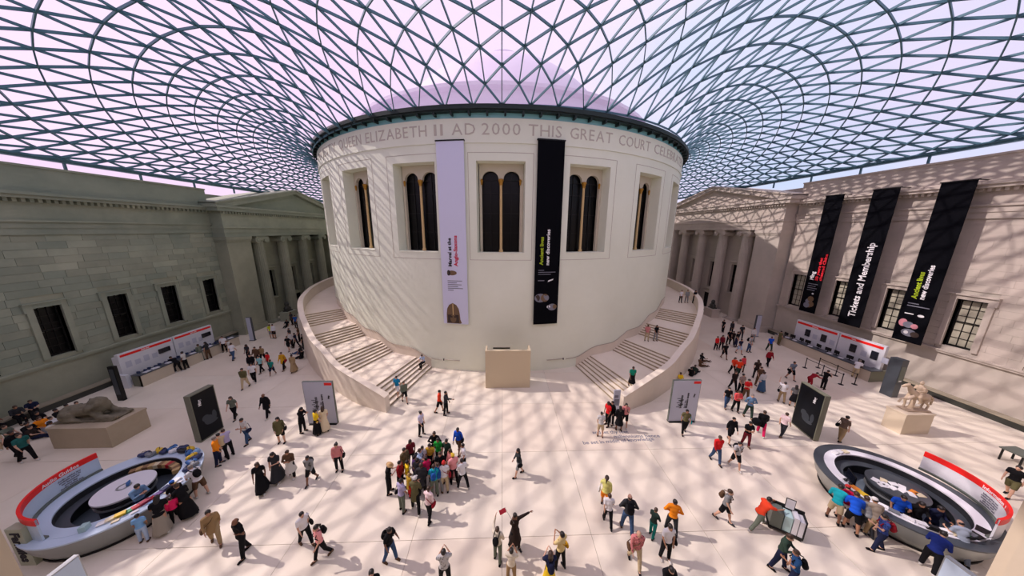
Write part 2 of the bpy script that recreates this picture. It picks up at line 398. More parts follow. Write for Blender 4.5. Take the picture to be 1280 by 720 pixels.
long_wall('wall_left', LS, 'wall_left', 'wall_left_plain', [12.3, 15.8, 19.28, 22.75, 26.25, 29.83], 1.2, (3.38, 6.98), 2.96, 11.87, 14.3, 16.45, 17.1, 'dark_glass', 31.4, 53.3)
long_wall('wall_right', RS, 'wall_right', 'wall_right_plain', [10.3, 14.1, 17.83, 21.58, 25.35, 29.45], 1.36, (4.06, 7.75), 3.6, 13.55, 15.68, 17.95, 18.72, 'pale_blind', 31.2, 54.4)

def portico(name, sd, wmat, pmat, q, Yp, cols, zc, ent_top, apex, cor_h, wz, col_r, glass):
    """Temple front with four Ionic columns between two broad piers."""
    P_ = empty(name, kind='structure', label='stone temple front with four fluted columns and a pediment')
    (a0, a1), (b0, b1) = Yp
    for y0, y1 in Yp:
        m_ = MB(); sd.bx(m_, -1.5, q, y0, y1, .0, zc-.55); sd.bx(m_, -1.5, q+.12, y0-.1, y1+.1, 0, .7)
        sd.bx(m_, -1.5, q+.08, y0-.06, y1+.06, zc-.55, zc-.35); sd.bx(m_, -1.5, q+.15, y0-.12, y1+.12, zc-.35, zc); m_.build('pier', pmat, P_)
    qb = -.4
    m_ = MB(); y0 = a1; wn_ = [(cols[i]+cols[i+1])/2 for i in range(len(cols)-1)]; hw = .72
    edges = [a1]+[v for c in wn_ for v in (c-hw, c+hw)]+[b0]
    for i in range(0, len(edges), 2): sd.bx(m_, qb-.5, qb, edges[i], edges[i+1], wz[0], wz[1])
    sd.bx(m_, qb-.5, qb, a1, b0, 0, wz[0]); sd.bx(m_, qb-.5, qb, a1, b0, wz[1], zc+.2); sd.bx(m_, qb-.7, qb-.55, a1, b0, 0, zc)
    m_.build('back_wall', pmat, P_)
    m_ = MB()
    for c in wn_:
        sd.bx(m_, qb, qb+.14, c-hw-.25, c-hw, wz[0]-.1, wz[1]+.25); sd.bx(m_, qb, qb+.14, c+hw, c+hw+.25, wz[0]-.1, wz[1]+.25)
        sd.bx(m_, qb, qb+.14, c-hw, c+hw, wz[1], wz[1]+.25); sd.bx(m_, qb, qb+.35, c-hw-.4, c+hw+.4, wz[1]+.35, wz[1]+.6); sd.bx(m_, qb, qb+.25, c-hw-.35, c+hw+.35, wz[0]-.3, wz[0]-.1)
    m_.build('window_surrounds', pmat, P_)
    for c in wn_:
        _win_no[0] += 1
        w_ = MB(); sd.bx(w_, qb-.4, qb-.36, c-hw, c+hw, wz[0], wz[1]); wo_ = w_.build('window_glass', glass, P_)
        g_ = MB(); sd.bx(g_, qb-.36, qb-.28, c-.03, c+.03, wz[0], wz[1])
        for k in range(5): z = wz[0]+(wz[1]-wz[0])*k/4; sd.bx(g_, qb-.36, qb-.28, c-hw, c+hw, z-.04, z+.04)
        sd.bx(g_, qb-.36, qb-.28, c-hw, c-hw+.06, *wz); sd.bx(g_, qb-.36, qb-.28, c+hw-.06, c+hw, *wz); g_.build('window_frame', 'dark_frame', wo_)
    # doorway in the middle of the back wall
    dm = wn_[len(wn_)//2]; d_ = MB(); sd.bx(d_, qb-.02, qb+.05, dm-.95, dm+.95, 0, 2.55); d_.build('doorway', 'black', P_)
    d_ = MB(); sd.bx(d_, qb, qb+.2, dm-1.3, dm-.95, 0, 2.6); sd.bx(d_, qb, qb+.2, dm+.95, dm+1.3, 0, 2.6); sd.bx(d_, qb, qb+.3, dm-1.4, dm+1.4, 2.55, 2.85); d_.build('door_surround', pmat, P_)
    x = sd.x(q-.85)
    for c in cols:
        s_ = MB(); n = 40; prof = []
        H_ = zc-.62; vs = []; nz = 9
        for k in range(nz+1):
            t = k/nz; r = col_r*(1-.14*t-.02*sin(pi*t)*-1)
            prof.append((r, .35+(H_-.35)*t))
        for r, z in prof:
            for i in range(n): rr = r*(1-.035*(i % 2)); vs.append((x+rr*cos(2*pi*i/n), c+rr*sin(2*pi*i/n), z))
        fs = [(k*n+i, k*n+(i+1) % n, (k+1)*n+(i+1) % n, (k+1)*n+i) for k in range(nz) for i in range(n)]
        s_.add(vs, fs); so = s_.build('column', pmat, P_)
        g_ = MB(); g_.box(x-col_r*1.3, x+col_r*1.3, c-col_r*1.3, c+col_r*1.3, 0, .12); g_.lathe((x, c, 0), [(col_r*1.28, .12), (col_r*1.3, .2), (col_r*1.12, .26), (col_r*1.12, .32), (col_r*1.02, .38)], 24); g_.build('column_base', pmat, so)
        g_ = MB(); g_.lathe((x, c, 0), [(col_r*.88, H_-.05), (col_r*1.0, H_+.08), (col_r*1.05, H_+.16), (col_r*.9, H_+.2)], 24)
        for yy in (-1, 1):
            for k, rr in ((0, .36), (1, .25), (2, .12)):      # scrolls on the front
                vs = []; nn = 20; h = .66+.03*k
                for e_ in (-1, 1):
                    for i in range(nn): vs.append((x+e_*h*col_r/.6, c+yy*col_r*1.0+rr*cos(2*pi*i/nn), H_+.14+rr*sin(2*pi*i/nn)))
                fs = [(i, (i+1) % nn, nn+(i+1) % nn, nn+i) for i in range(nn)]+[tuple(range(nn))[::-1], tuple(range(nn, 2*nn))]
                g_.add(vs, fs)
        g_.box(x-col_r*1.08, x+col_r*1.08, c-col_r*1.1, c+col_r*1.1, H_+.2, H_+.45); g_.box(x-col_r*1.05, x+col_r*1.05, c-col_r*1.25, c+col_r*1.25, H_+.45, zc)
        g_.build('column_capital', wmat, so)
    A, B_ = a0-.15, b1+.15
    m_ = MB(); e = (ent_top-zc)
    sd.bx(m_, -1.6, q+.02, A+.1, B_-.1, zc, zc+e*.16); sd.bx(m_, -1.6, q+.08, A+.05, B_-.05, zc+e*.16, zc+e*.34); sd.bx(m_, -1.6, q+.2, A-.05, B_+.05, zc+e*.34, zc+e*.42)
    sd.bx(m_, -1.6, q+.04, A+.1, B_-.1, zc+e*.42, ent_top-.25); m_.build('entablature', wmat, P_)
    m_ = MB(); sd.bx(m_, -1.6, q+.12, A, B_, ent_top-.25, ent_top); sd.bx(m_, -1.6, q+.5, A-.6, B_+.6, ent_top, ent_top+cor_h*.5); sd.bx(m_, -1.6, q+.62, A-.75, B_+.75, ent_top+cor_h*.5, ent_top+cor_h*.8)
    m_.build('cornice', wmat, P_)
    m_ = MB(); y = A+.1
    while y < B_-.2: sd.bx(m_, q+.12, q+.34, y, y+.17, ent_top-.25, ent_top-.02); y += .34
    m_.build('dentils', wmat, P_, kind='stuff')
    t0 = ent_top+cor_h*.8; ym = (A+B_)/2; ya, yb = A-.75, B_+.75
    m_ = MB(); sd.xp(m_, [(ya+.3, t0), (yb-.3, t0), (ym, apex-.35)], -1.6, q-.15); m_.build('pediment_face', wmat, P_)
    m_ = MB(); th = .5
    for p, qq, dz in ((ya, q+.5, 0), (yb, q+.5, 0)):
        sd.xp(m_, [(p, t0), (p, t0+.25), (ym, apex), (ym, apex-th), (p+(1.9 if p < ym else -1.9), t0)], -1.6, qq)
        sd.xp(m_, [(p, t0+.16), (p, t0+.32), (ym, apex+.08), (ym, apex-.12)], -1.7, qq+.14)
    m_.build('raking_cornice', wmat, P_)
    m_ = MB(); sd.bx(m_, -3.2, -1.3, A+.4, B_-.4, ent_top, ent_top+1.9); m_.build('attic', pmat, P_)
    return P_
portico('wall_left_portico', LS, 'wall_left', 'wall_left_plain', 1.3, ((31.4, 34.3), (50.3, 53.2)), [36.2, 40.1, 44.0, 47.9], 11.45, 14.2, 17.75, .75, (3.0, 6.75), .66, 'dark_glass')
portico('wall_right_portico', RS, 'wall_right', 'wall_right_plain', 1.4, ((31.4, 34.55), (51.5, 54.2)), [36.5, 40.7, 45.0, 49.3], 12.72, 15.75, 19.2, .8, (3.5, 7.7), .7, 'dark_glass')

# ---- end walls
for nm, y0, y1, m_ in (('wall_front', -4.2, -3.2, 'wall_right_plain'), ('wall_back', 97.6, 99, 'wall_right_plain')):
    b = MB(); b.box(-33, 35.4, y0, y1, 0, 17.2); w_ = b.build(nm, m_, kind='structure')
    c = MB(); c.box(-33, 35.4, min(y0, y1-.4) if y0 > 0 else y1-.2, y1+.1 if y0 < 0 else y1, 17.2, 17.9); c.build('edge_beam', 'steel', w_)
# piers of the front portico that flank the viewpoint
for nm, x0, x1, e_ in (('trim_3', -3.5, -2.24, 1), ('trim_4', 2.68, 4.0, -1)):
    b = MB(); b.box(x0, x1, .0, 1.0, 0, 16.6); o = b.build(nm, 'plinth_light', kind='structure', label='pale stone pier edge close beside the viewpoint')
    c = MB(); c.box(x0+.06, x1-.06, 1.0, 1.06, 0, 16.6); c.build('pier_face', 'plinth_light', o)
b = MB(); b.box(-9, 9, -3.3, .0, 16.6, 17.4); b.build('trim_5', 'plinth_light', kind='structure', label='pale stone lintel over the viewpoint')

# ================================================================== THE ROTUNDA
WA = [-48.6, -32.3, -17.0, -.75, 16.2, 33.1, 49.4]; HW = 4.35
ZB, ZT = 10.62, 17.63
b = MB(); b.ring(-180, 180, RD-1.2, RD, 0, ZB, 1.5); b.ring(-180, 180, RD-1.2, RD, ZT, 20.56, 1.5)
ed = [-180]+[v for a in WA for v in (a-HW, a+HW)]+[180]
for i in range(0, len(ed), 2): b.ring(ed[i], ed[i+1], RD-1.2, RD, ZB, ZT, 1.5)
rot = b.build('wall_rotunda', 'rotunda', kind='structure', smooth=True, label='round cream stone drum in the middle of the court')
b = MB(); b.ring(-180, 180, RD, RD+.07, 18.86, 18.98, 1.5); b.build('string_course', 'rotunda_trim', rot, smooth=True)
b = MB(); b.ring(-180, 180, RD, RD+.035, 18.98, 20.56, 1.5); b.build('inscription_band', 'rotunda_trim', rot, smooth=True)
b = MB(); b.ring(-180, 180, RD-.9, RD-.04, 20.56, 20.92, 2); b.build('glazing_strip', 'teal_glass', rot, smooth=True)
b = MB(); b.ring(-180, 180, RD-.2, RD+.42, 20.92, 21.1, 1.5); b.ring(-180, 180, RD+.3, RD+.55, 21.0, 21.3, 1.5); gut = b.build('gutter', 'gutter', rot, smooth=True)
for k in range(120):
    c = MB(); c.ring(k*3-180-.16, k*3-180+.16, RD-.05, RD+.4, 20.7, 20.93, 1); c.build('gutter_bracket', 'gutter', gut)
b = MB(); b.ring(-180, 180, 20.3, RD, 21.1, 21.5, 3); b.build('flat_roof', 'dome', rot)
dm_ = MB(); dm_.lathe((CX, CY, 0), [(20.4, 21.0), (20.4, 24.5), (20.9, 24.7), (20.9, 25.0), (17.8, 25.1)]+[(17.6*cos(radians(a)), 19.2+17.0*sin(radians(a))) for a in range(20, 80, 6)]+[(3.0, 35.9), (3.0, 37.3), (2.2, 37.8), (.3, 38.3)], 64)
dm_.build('dome', 'dome', rot, smooth=True)
# windows of the rotunda: deep opening, lining with two round-headed lights and a slim shaft between
for wi, wa in enumerate(WA):
    _win_no[0] += 1; W_ = empty('window_%d' % _win_no[0], kind='structure', label='tall deep-set window with two round-headed lights in the round wall')
    rl = RD-.95; zb = ZB+.02; zt = ZT-.3; aw = 1.4/rl*180/pi; gap = .22/rl*180/pi
    l = MB()
    for sgn in (-1, 1):
        ac = wa+sgn*(aw/2+gap/2+.12); ra = .7; zsp = zt-.25-ra; n = 14
        for k in range(n):
            u0, u1 = -1+2*k/n, -1+2*(k+1)/n
            h0, h1 = zsp+ra*sqrt(max(0, 1-u0*u0)), zsp+ra*sqrt(max(0, 1-u1*u1))
            a0_, a1_ = ac+u0*aw/2, ac+u1*aw/2
            vs = [pol(a0_, rl, h0), pol(a1_, rl, h1), pol(a1_, rl, zt), pol(a0_, rl, zt), pol(a0_, rl-.25, h0), pol(a1_, rl-.25, h1), pol(a1_, rl-.25, zt), pol(a0_, rl-.25, zt)]
            l.add(vs, [(0, 1, 2, 3), (4, 7, 6, 5), (0, 4, 5, 1), (3, 2, 6, 7)])
    ae = aw+gap/2+.12
    for s0, s1 in ((-HW+.18, -ae), (ae, HW-.05)): l.ring(wa+s0, wa+s1, rl-.25, rl, zb, zt, 1)
    l.ring(wa-gap/2-.12, wa+gap/2+.12, rl-.25, rl, zt-.25-.7, zt, 1)
    l.ring(wa-HW+.18, wa+HW-.05, rl-.25, rl, zt, ZT, 1)
    l.build('window_lining', 'cream_reveal', W_)
    g_ = MB(); g_.ring(wa-HW, wa+HW, rl-.45, rl-.4, ZB, ZT, 1); g_.build('pane', 'dark_glass', W_, label='dark glass')
    g_ = MB()
    for sgn in (-1, 1):
        ac = wa+sgn*(aw/2+gap/2+.12); g_.ring(ac-.05, ac+.05, rl-.4, rl-.33, ZB, zt-.3, 1)
        for z in (12.2, 13.8, 15.4, 16.4): g_.ring(ac-aw/2, ac+aw/2, rl-.4, rl-.34, z, z+.05, 1)
    g_.build('glazing_bar', 'dark_frame', W_)
    p = pol(wa, rl-.02, 0); g_ = MB(); g_.lathe(p, [(.17, zb), (.17, zb+.15), (.115, zb+.25), (.105, zsp-.35)], 14); sh_ = g_.build('window_shaft', 'ochre', W_, smooth=True)
    g_ = MB(); g_.lathe(p, [(.12, zsp-.38), (.15, zsp-.34), (.13, zsp-.28), (.2, zsp-.05), (.22, zsp), (.22, zsp+.08), (.14, zsp+.12)], 12); g_.build('capital', 'gilt', sh_, label='gilded capital')
    for sgn in (-1, 1):
        pj = pol(wa+sgn*(ae+.02), rl-.02, 0); g_ = MB(); g_.lathe(pj, [(.06, zsp-.36), (.1, zsp-.05), (.11, zsp), (.05, zsp+.1)], 10); g_.build('capital', 'gilt', W_, label='small gilded bracket capital')
    g_ = MB(); g_.ring(wa-HW, wa+HW, RD-.95, RD+.03, ZB-.06, ZB+.02, 1); g_.build('window_sill', 'rotunda_trim', W_)
    g_ = MB(); a_ = 5.75; z0_, z1_ = 10.03, 18.22
    for q0, q1, y0, y1 in ((-a_, a_, z0_, z0_+.03), (-a_, a_, z1_-.03, z1_)): g_.ring(wa+q0, wa+q1, RD, RD+.012, y0, y1, 1)
    for s_ in (-a_, a_): g_.ring(wa+s_-.035, wa+s_+.035, RD, RD+.012, z0_, z1_, 1)
    g_.build('surround_line', 'line', W_)
# incised inscription under the rim, each word set on the curve letter by letter
def ring_text(s, az0, az1, z, h, m_, parent, name='inscription'):
    tw = []; pen = 0
    for ch in s:
        me = text_mesh(ch, h/.72, .012, -.004); a, c = text_w(me); tw.append((me, a, c, pen)); pen += (c-a)+h*.2
    tot = pen-h*.2; mb = MB()
    for me, a, c, p0 in tw:
        for_x = lambda x: az0+(az1-az0)*((x-a+p0)/tot)
        vs = [pol(for_x(v.co.x), RD+.045+v.co.z, z+v.co.y) for v in me.vertices]
        mb.add(vs, [tuple(p.vertices) for p in me.polygons])
    return mb.build(name, m_, parent)
words_ = [('MAJESTY', -51.5, -38.0), ('QUEEN', -36.5, -28.7), ('ELIZABETH', -27.4, -13.8), ('II', -12.4, -10.8), ('AD', -9.2, -5.1), ('2000', -4.0, 2.6), ('THIS', 4.0, 9.9), ('GREAT', 11.5, 20.3), ('COURT', 21.9, 31.0), ('CELEBRATES', 32.6, 52)]
for w_, a0_, a1_ in words_: ring_text(w_, a0_, a1_, 19.42, .82, 'letter', rot)
# low fittings on the drum
b = MB(); b.ring(-2.9, 1.6, RD, RD+.03, 2.0, 2.6, 1); b.build('access_panel', 'rotunda_trim', rot)
b = MB(); b.ring(-2.3, 1.1, RD+.03, RD+.045, 2.24, 2.36, 1); b.build('vent_slot', 'black', rot)
for a0_, a1_ in ((-12.6, -9.2), (8.8, 12.4)):
    b = MB(); b.ring(a0_, a1_, RD, RD+.08, .95, .99, 1); hr = b.build('handrail', 'line', rot)
    c = MB(); c.lathe(pol(a0_ if a0_ < 0 else a1_, RD+.05, 0), [(.03, .86), (.05, .88), (.05, 1.02), (.03, 1.04)], 8); c.build('rail_end', 'black', hr)

# ---- the two stairs that climb round the drum
def lerp(tab, a):
    for (a0, v0), (a1, v1) in zip(tab, tab[1:]):
        if a <= a1: return v0+(v1-v0)*max(0, (a-a0))/(a1-a0)
    return tab[-1][1]
FL = [(15.5, 19.7, 0, .85), (25.5, 29.8, .85, 1.72), (34.8, 39.0, 1.72, 2.65), (44.0, 48.6, 2.65, 3.5)]
SZ = [(0, 0)]+[v for a0, a1, z0, z1 in FL for v in ((a0, z0), (a1, z1))]+[(76, 3.5), (80, 4.4), (100, 4.4)]
def stairs(sg, name, label, off):
    S_ = empty(name, kind='structure', label=label)
    RO = [(15, 31.6+off), (20, 31.35+off), (28.4, 30.45+off), (35.2, 29.85+off), (41.4, 29.35+off), (50, 28.85+off), (60, 28.4+off), (75, 28.1), (100, 27.9)]
    ro = lambda a: lerp(RO, abs(a)); ri = lambda a: ro(a)-.42
    for a0, a1, z0, z1 in FL:
        for k in range(6):
            s0, s1 = a0+(a1-a0)*k/6, a0+(a1-a0)*(k+1)/6; h0 = z0+(z1-z0)*(k+1)/6
            b = MB(); b.ring(sg*s0, sg*s1, RD+.0, ri, max(0, h0-.35) if k else 0, h0, 1)
            so = b.build('step', 'stair', S_)
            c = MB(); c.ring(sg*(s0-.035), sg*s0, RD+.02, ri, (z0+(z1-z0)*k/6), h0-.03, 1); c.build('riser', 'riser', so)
    land = [(19.7, 25.5, .85), (29.8, 34.8, 1.72), (39.0, 44.0, 2.65), (48.6, 100, 3.5)]
    for a0, a1, z in land:
        b = MB(); b.ring(sg*a0, sg*a1, RD, ri, z-.35, z, 1); b.build('landing', 'stair', S_)
    b = MB()
    for a0, a1, z0, z1 in FL: b.ring(sg*a0, sg*a1, RD, ri, 0, max(z0-.3, .01), 1, z1b=max(z1-.4, .01))
    for a0, a1, z in land: b.ring(sg*a0, sg*a1, RD, ri, 0, z-.3, 1)
    b.build('stair_base', 'parapet', S_)
    PZ = [(15, 1.12), (15.8, 1.3), (19.8, 1.95), (25.4, 2.15), (29.8, 2.8), (34.8, 3.0), (39.2, 3.7), (44, 3.9), (48.8, 4.6), (100, 4.75)]
    b = MB(); cuts = [15.1]+[v for v in range(16, 101, 2)]
    for a0, a1 in zip(cuts, cuts[1:]):
        b.ring(sg*a0, sg*a1, ri, ro, 0, lerp(PZ, a0), 1, z1b=lerp(PZ, a1))
    pm_ = b.build('stair_parapet', 'parapet', S_)
    b = MB()
    for a0, a1 in zip(cuts, cuts[1:]):
        b.ring(sg*a0, sg*a1, lambda a: ri(a)-.03, lambda a: ro(a)+.03, lerp(PZ, a0), lerp(PZ, a0)+.05, 1, z0b=lerp(PZ, a1), z1b=lerp(PZ, a1)+.05)
    b.build('coping', 'stair', pm_)
    b = MB()                                                # inner handrail on the drum
    pts = [pol(sg*a, RD+.07, lerp(SZ, a)+.92) for a in [13+1.5*i for i in range(28)]]
    b.tube(pts, .03, 6); b.build('handrail', 'line', S_)
    b = MB()                                                # skirting of the stair along the drum
    for a in [15.5+1.5*i for i in range(26)]: b.ring(sg*a, sg*(a+1.5), RD, RD+.02, lerp(SZ, a), lerp(SZ, a)+.85, 1, z0b=lerp(SZ, a+1.5), z1b=lerp(SZ, a+1.5)+.85)
    b.build('stair_skirting', 'parapet', S_)
stairs(-1, 'curved_stair', 'curving pale stone stair that climbs round the drum beside the grey wall', 0)
stairs(1, 'curved_stair', 'curving pale stone stair that climbs round the drum beside the sunlit wall', .3)

# ================================================================== THE GLASS ROOF
NR, NJ = 152, 26
XL_, XR_, YS_, YN_ = -31.95, 34.35, -.83, 97.
def border(q):
    h = NR//2; q %= NR; s = 1; nc = 11.4
    if q > h: q = NR-q; s = -1
    X = XL_ if s > 0 else XR_
    if q <= nc: return (0+X*(q/nc)**.957, YS_)
    if q <= h/2: t = (q-nc)/(h/2-nc); return (X, 47.3+(YS_-47.3)*(1-t)**.874)
    x, y = border(h-q if s > 0 else NR-(h-q)); return (x, YN_-(y-YS_)*(YN_-47.3)/(47.3-YS_))
def rnode(i, j):
    th = 2*pi*i/NR; ax, ay = -.05-25.3*sin(th), 47.3-25.3*cos(th); bx_, by_ = border(i)
    s = (j/NJ)**.923; L = hypot(bx_-ax, by_-ay); x = ax*(1-s)+bx_*s; y = ay*(1-s)+by_*s
    z = 21.33*(1-s)+17.85*s+3.8*(L/24.4)**1.33*4*s*(1-s)*(1+.6*(1-2*s))
    return Vector((x, y, z*(1+.00144*x)))  # heights sheared along x, like the side walls, to fit the image
RN = {(i, j): rnode(i, j) for i in range(NR) for j in range(NJ+1) if (i+j) % 2 == 0 or j == NJ}
roof = empty('ceiling', kind='structure', label='triangulated glass and steel roof over the court')
cinv = cam.matrix_world.inverted()
def seen(p):
    c = cinv @ p
    if c.z > -1: return 0
    u, v = 640+338*c.x/-c.z, 360-338*c.y/-c.z
    return 1/(c.length) if -20 < u < 1300 and -20 < v < 300 else 0
beams = []; panes = []
g_ = lambda i, j: RN.get((i % NR, j))
for i in range(NR):
    for j in range(NJ+1):
        a = g_(i, j)
        if a is None or ((i+j) % 2): continue
        for k in ((i, j+2), (i+1, j+1), (i-1, j+1)):
            if k[1] <= NJ and g_(*k): beams.append((a, g_(*k)))
        if j+2 <= NJ:
            for sgn in (1, -1):
                c = g_(i+sgn, j+1)
                if c: panes.append((a, g_(i, j+2), c) if sgn > 0 else (a, c, g_(i, j+2)))
        if j == 0:
            c, d = g_(i+1, 1), g_(i+2, 0)
            if c and d: panes.append((a, c, d)); beams.append((a, d))
        if j == NJ-1:
            c, d = RN[(i-1) % NR, NJ], RN[(i+1) % NR, NJ]; m0 = RN[(i % NR), NJ]
            panes.append((a, m0, c)); panes.append((a, d, m0)); beams.append((a, m0))
beams.sort(key=lambda t: -seen((t[0]+t[1])/2)*(t[0]-t[1]).length); panes.sort(key=lambda t: -seen((t[0]+t[1]+t[2])/3)*(t[0]-t[1]).length)
def beam_mb(mb, a, b_):
    d = (b_-a); c = Vector((0, 0, 1)); w = d.cross(c).normalized()*.033; n = w.cross(d).normalized()*.072
    vs = [p+s*w+t_*n for p in (a, b_) for s in (-1, 1) for t_ in (-1, 1)]
    mb.add(vs, [(0, 1, 3, 2), (4, 6, 7, 5), (0, 4, 5, 1), (2, 3, 7, 6), (0, 2, 6, 4), (1, 5, 7, 3)])
for a, b_ in beams[:300]:
    mb = MB(); o0 = a.copy(); beam_mb(mb, Vector((0, 0, 0)), b_-a); o = mb.build('roof_beam', 'steel', roof); o.location = a
mb = MB()
for a, b_ in beams[300:]: beam_mb(mb, a, b_)
mb.build('far_roof_beams', 'steel', roof, kind='stuff')
def pane_mb(mb, t, o0=Vector((0, 0, 0))):
    up = Vector((0, 0, .12)); vs = [p-o0+up for p in t]; mb.add(vs, [(0, 1, 2)])
for t_ in panes[:300]:
    mb = MB(); pane_mb(mb, t_, t_[0]); o = mb.build('glass_pane', 'roof_glass', roof); o.location = t_[0]
mb = MB()
for t_ in panes[300:]: pane_mb(mb, t_)
mb.build('far_glass_panes', 'roof_glass', roof, kind='stuff')

# ================================================================== BANNERS
def banner_pt(az0, s, z, q=.2):           # s metres along the curve from az0
    return pol(az0+s/(RD+q)*180/pi, RD+q, z)
def drum_print(parent, az0, poly, m_, name, q=.235):
    """Flat print on a banner that hangs on the drum: polygon in metres (along, up)."""
    mb = MB(); n = len(poly); mb.add([banner_pt(az0, s, z, q) for s, z in poly], [tuple(range(n))]); return mb.build(name, m_, parent)
def drum_text(parent, az0, s, z0, z1, size, txt, m_):
    me = text_mesh(txt, size, .004, .012).copy(); a, b_ = text_w(me); k = (z1-z0)/(b_-a); vs = []
    for v in me.vertices: x, y = v.co.x, v.co.y; v.co = Vector(banner_pt(az0, s-y, z0+(x-a)*k, .24+v.co.z))
    me.materials.clear(); me.materials.append(M[m_]); return link('lettering', me, parent)
def oval(cx, cz, rx, rz, n=16): return [(cx+rx*cos(2*pi*i/n), cz+rz*sin(2*pi*i/n)) for i in range(n)]
def hang(parent, az0, az1, z1):
    b = MB(); b.ring(az0-.1, az1+.1, RD+.04, RD+.26, z1-.02, z1+.07, 1); b.build('hanging_bar', 'dark_frame', parent)
b = MB(); b.ring(-12.0, -7.05, RD+.19, RD+.22, 4.5, 19.0, .8); bw = b.build('exhibition_banner', 'banner_white', smooth=True, label='long lilac white banner with helmet picture hanging on the round wall', category='banner')
hang(bw, -12, -7.05, 19.0); A0 = -12.0
drum_text(bw, A0, .92, 9.5, 11.8, .42, 'Marvel at the', 'ink_black'); drum_text(bw, A0, 1.42, 9.5, 12.0, .42, 'Anglo-Saxons', 'ink_red')
drum_print(bw, A0, oval(.9, 8.95, .42, .2), 'bronze', 'printed_picture'); drum_print(bw, A0, oval(.62, 8.95, .14, .24), 'ink_black', 'printed_picture')
for k in range(6): drum_print(bw, A0, [(.5, 8.25-k*.16), (.5+[1.25, .8, 1.2, .9, 1.3, .5][k], 8.25-k*.16), (.5+[1.25, .8, 1.2, .9, 1.3, .5][k], 8.31-k*.16), (.5, 8.31-k*.16)], 'ink_grey', 'small_print')
hel = [(.3, 4.55), (.3, 5.4), (.36, 5.85), (.55, 6.2), (.86, 6.36), (1.18, 6.2), (1.38, 5.85), (1.46, 5.4), (1.5, 4.9), (1.62, 4.6), (1.5, 4.55)]
drum_print(bw, A0, hel, 'bronze', 'printed_picture')
drum_print(bw, A0, [(.38, 4.6), (.38, 5.32), (1.36, 5.32), (1.4, 4.6)], 'bronze_dark', 'printed_picture', .24)
drum_print(bw, A0, oval(.88, 4.98, .27, .36), 'bronze', 'printed_picture', .245)
for s_ in (.72, 1.04): drum_print(bw, A0, oval(s_, 5.14, .11, .08, 10), 'bronze_dark', 'printed_picture', .25)
drum_print(bw, A0, [(.84, 5.3), (.92, 5.3), (.92, 6.3), (.84, 6.3)], 'ochre', 'printed_picture', .245)
b = MB(); b.ring(5.6, 10.45, RD+.19, RD+.22, 4.5, 19.15, .8); bk = b.build('exhibition_banner', 'banner_black', smooth=True, label='long black banner with lime and white lettering hanging on the round wall', category='banner')
hang(bk, 5.6, 10.45, 19.15); A0 = 5.6
drum_text(bk, A0, .68, 9.65, 11.95, .42, 'Ancient lives', 'ink_lime'); drum_text(bk, A0, 1.2, 9.65, 12.55, .42, 'new discoveries', 'ink_white')
for k in range(3): drum_print(bk, A0, [(.3, 9.2-k*.17), (.3+[.5, 1.5, 1.1][k], 9.2-k*.17), (.3+[.5, 1.5, 1.1][k], 9.25-k*.17), (.3, 9.25-k*.17)], 'ink_grey', 'small_print')
drum_print(bk, A0, [(.3, 8.32), (.85, 8.32), (.85, 8.38), (.3, 8.38)], 'ink_grey', 'small_print'); drum_print(bk, A0, [(1.15, 8.22), (1.6, 8.38), (1.65, 8.5), (1.2, 8.36)], 'ink_white', 'printed_mark')
for cx_, cz_, rx, rz, mm in ((.55, 6.85, .5, .38, 'ink_grey'), (.95, 6.85, .36, .34, 'bronze'), (.3, 6.85, .22, .28, 'bronze_dark'), (1.15, 6.85, .16, .22, 'ink_grey'), (1.62, 6.02, .4, .3, 'ink_grey'), (1.3, 6.05, .16, .13, 'ink_white'), (1.85, 6.05, .18, .2, 'bronze')):
    drum_print(bk, A0, oval(cx_, cz_, rx, rz), mm, 'printed_picture', .235+.002*cx_)
# three black banners on the sunlit wall
def wall_banner(y0, y1, z0, z1, label):  # banner coordinates below were scaled about the camera, bringing them off the wall
    o = empty('wall_banner', kind='thing', label=label, category='banner')
    b = MB(); b.box(33.0, 33.04, y0, y1, z0, z1); b.build('banner_cloth', 'banner_black', o)
    b = MB(); b.box(32.97, 33.09, y0-.06, y1+.06, z1-.03, z1+.05); b.box(33.05, 34.2, y0+.1, y0+.16, z1-.02, z1+.04); b.box(33.05, 34.2, y1-.16, y1-.1, z1-.02, z1+.04); b.build('hanging_bar', 'dark_frame', o)
    return o
def wb_text(o, y, z0, z1, size, txt, m_): return place_text('lettering', txt, size, m_, (32.99, y, z0), (0, 0, 1), (0, 1, 0), o, width=z1-z0, bold=.012)
def wb_print(o, yc, zc, ry, rz, m_, n=14, dx=0): mb = MB(); mb.add([(32.992-dx, yc+ry*cos(2*pi*i/n), zc+rz*sin(2*pi*i/n)) for i in range(n)][::-1], [tuple(range(n))]); mb.build('printed_picture', m_, o)
def wb_line(o, y1, y0, z, m_='ink_grey'): mb = MB(); mb.box(32.988, 32.998, y0, y1, z, z+.07); mb.build('small_print', m_, o)
o = wall_banner(26.28, 27.81, 4.05, 16.13, 'black hanging banner with white and scarlet lettering nearest the temple front')
wb_text(o, 27.12, 7.54, 8.42, .5, 'Ming', 'ink_white'); wb_text(o, 26.73, 7.54, 9.95, .34, '50 years that', 'ink_scarlet'); wb_text(o, 26.38, 7.59, 10.34, .34, 'changed China', 'ink_scarlet')
for k in range(4): wb_line(o, 27.5, 26.61+.15*(k % 2), 7.1-.22*k)
wb_print(o, 26.86, 6.12, .1, .08, 'ink_white')
for k in range(7): wb_print(o, 27.0+.33*cos(k*2.4)*(k/7), 5.04+.6*sin(k*2.4)*(k/7), .3, .3, 'ink_grey' if k % 2 else 'bronze', 9, .001*k)
o = wall_banner(22.54, 24.22, 3.88, 16.23, 'wide black hanging banner reading Tickets and Membership')
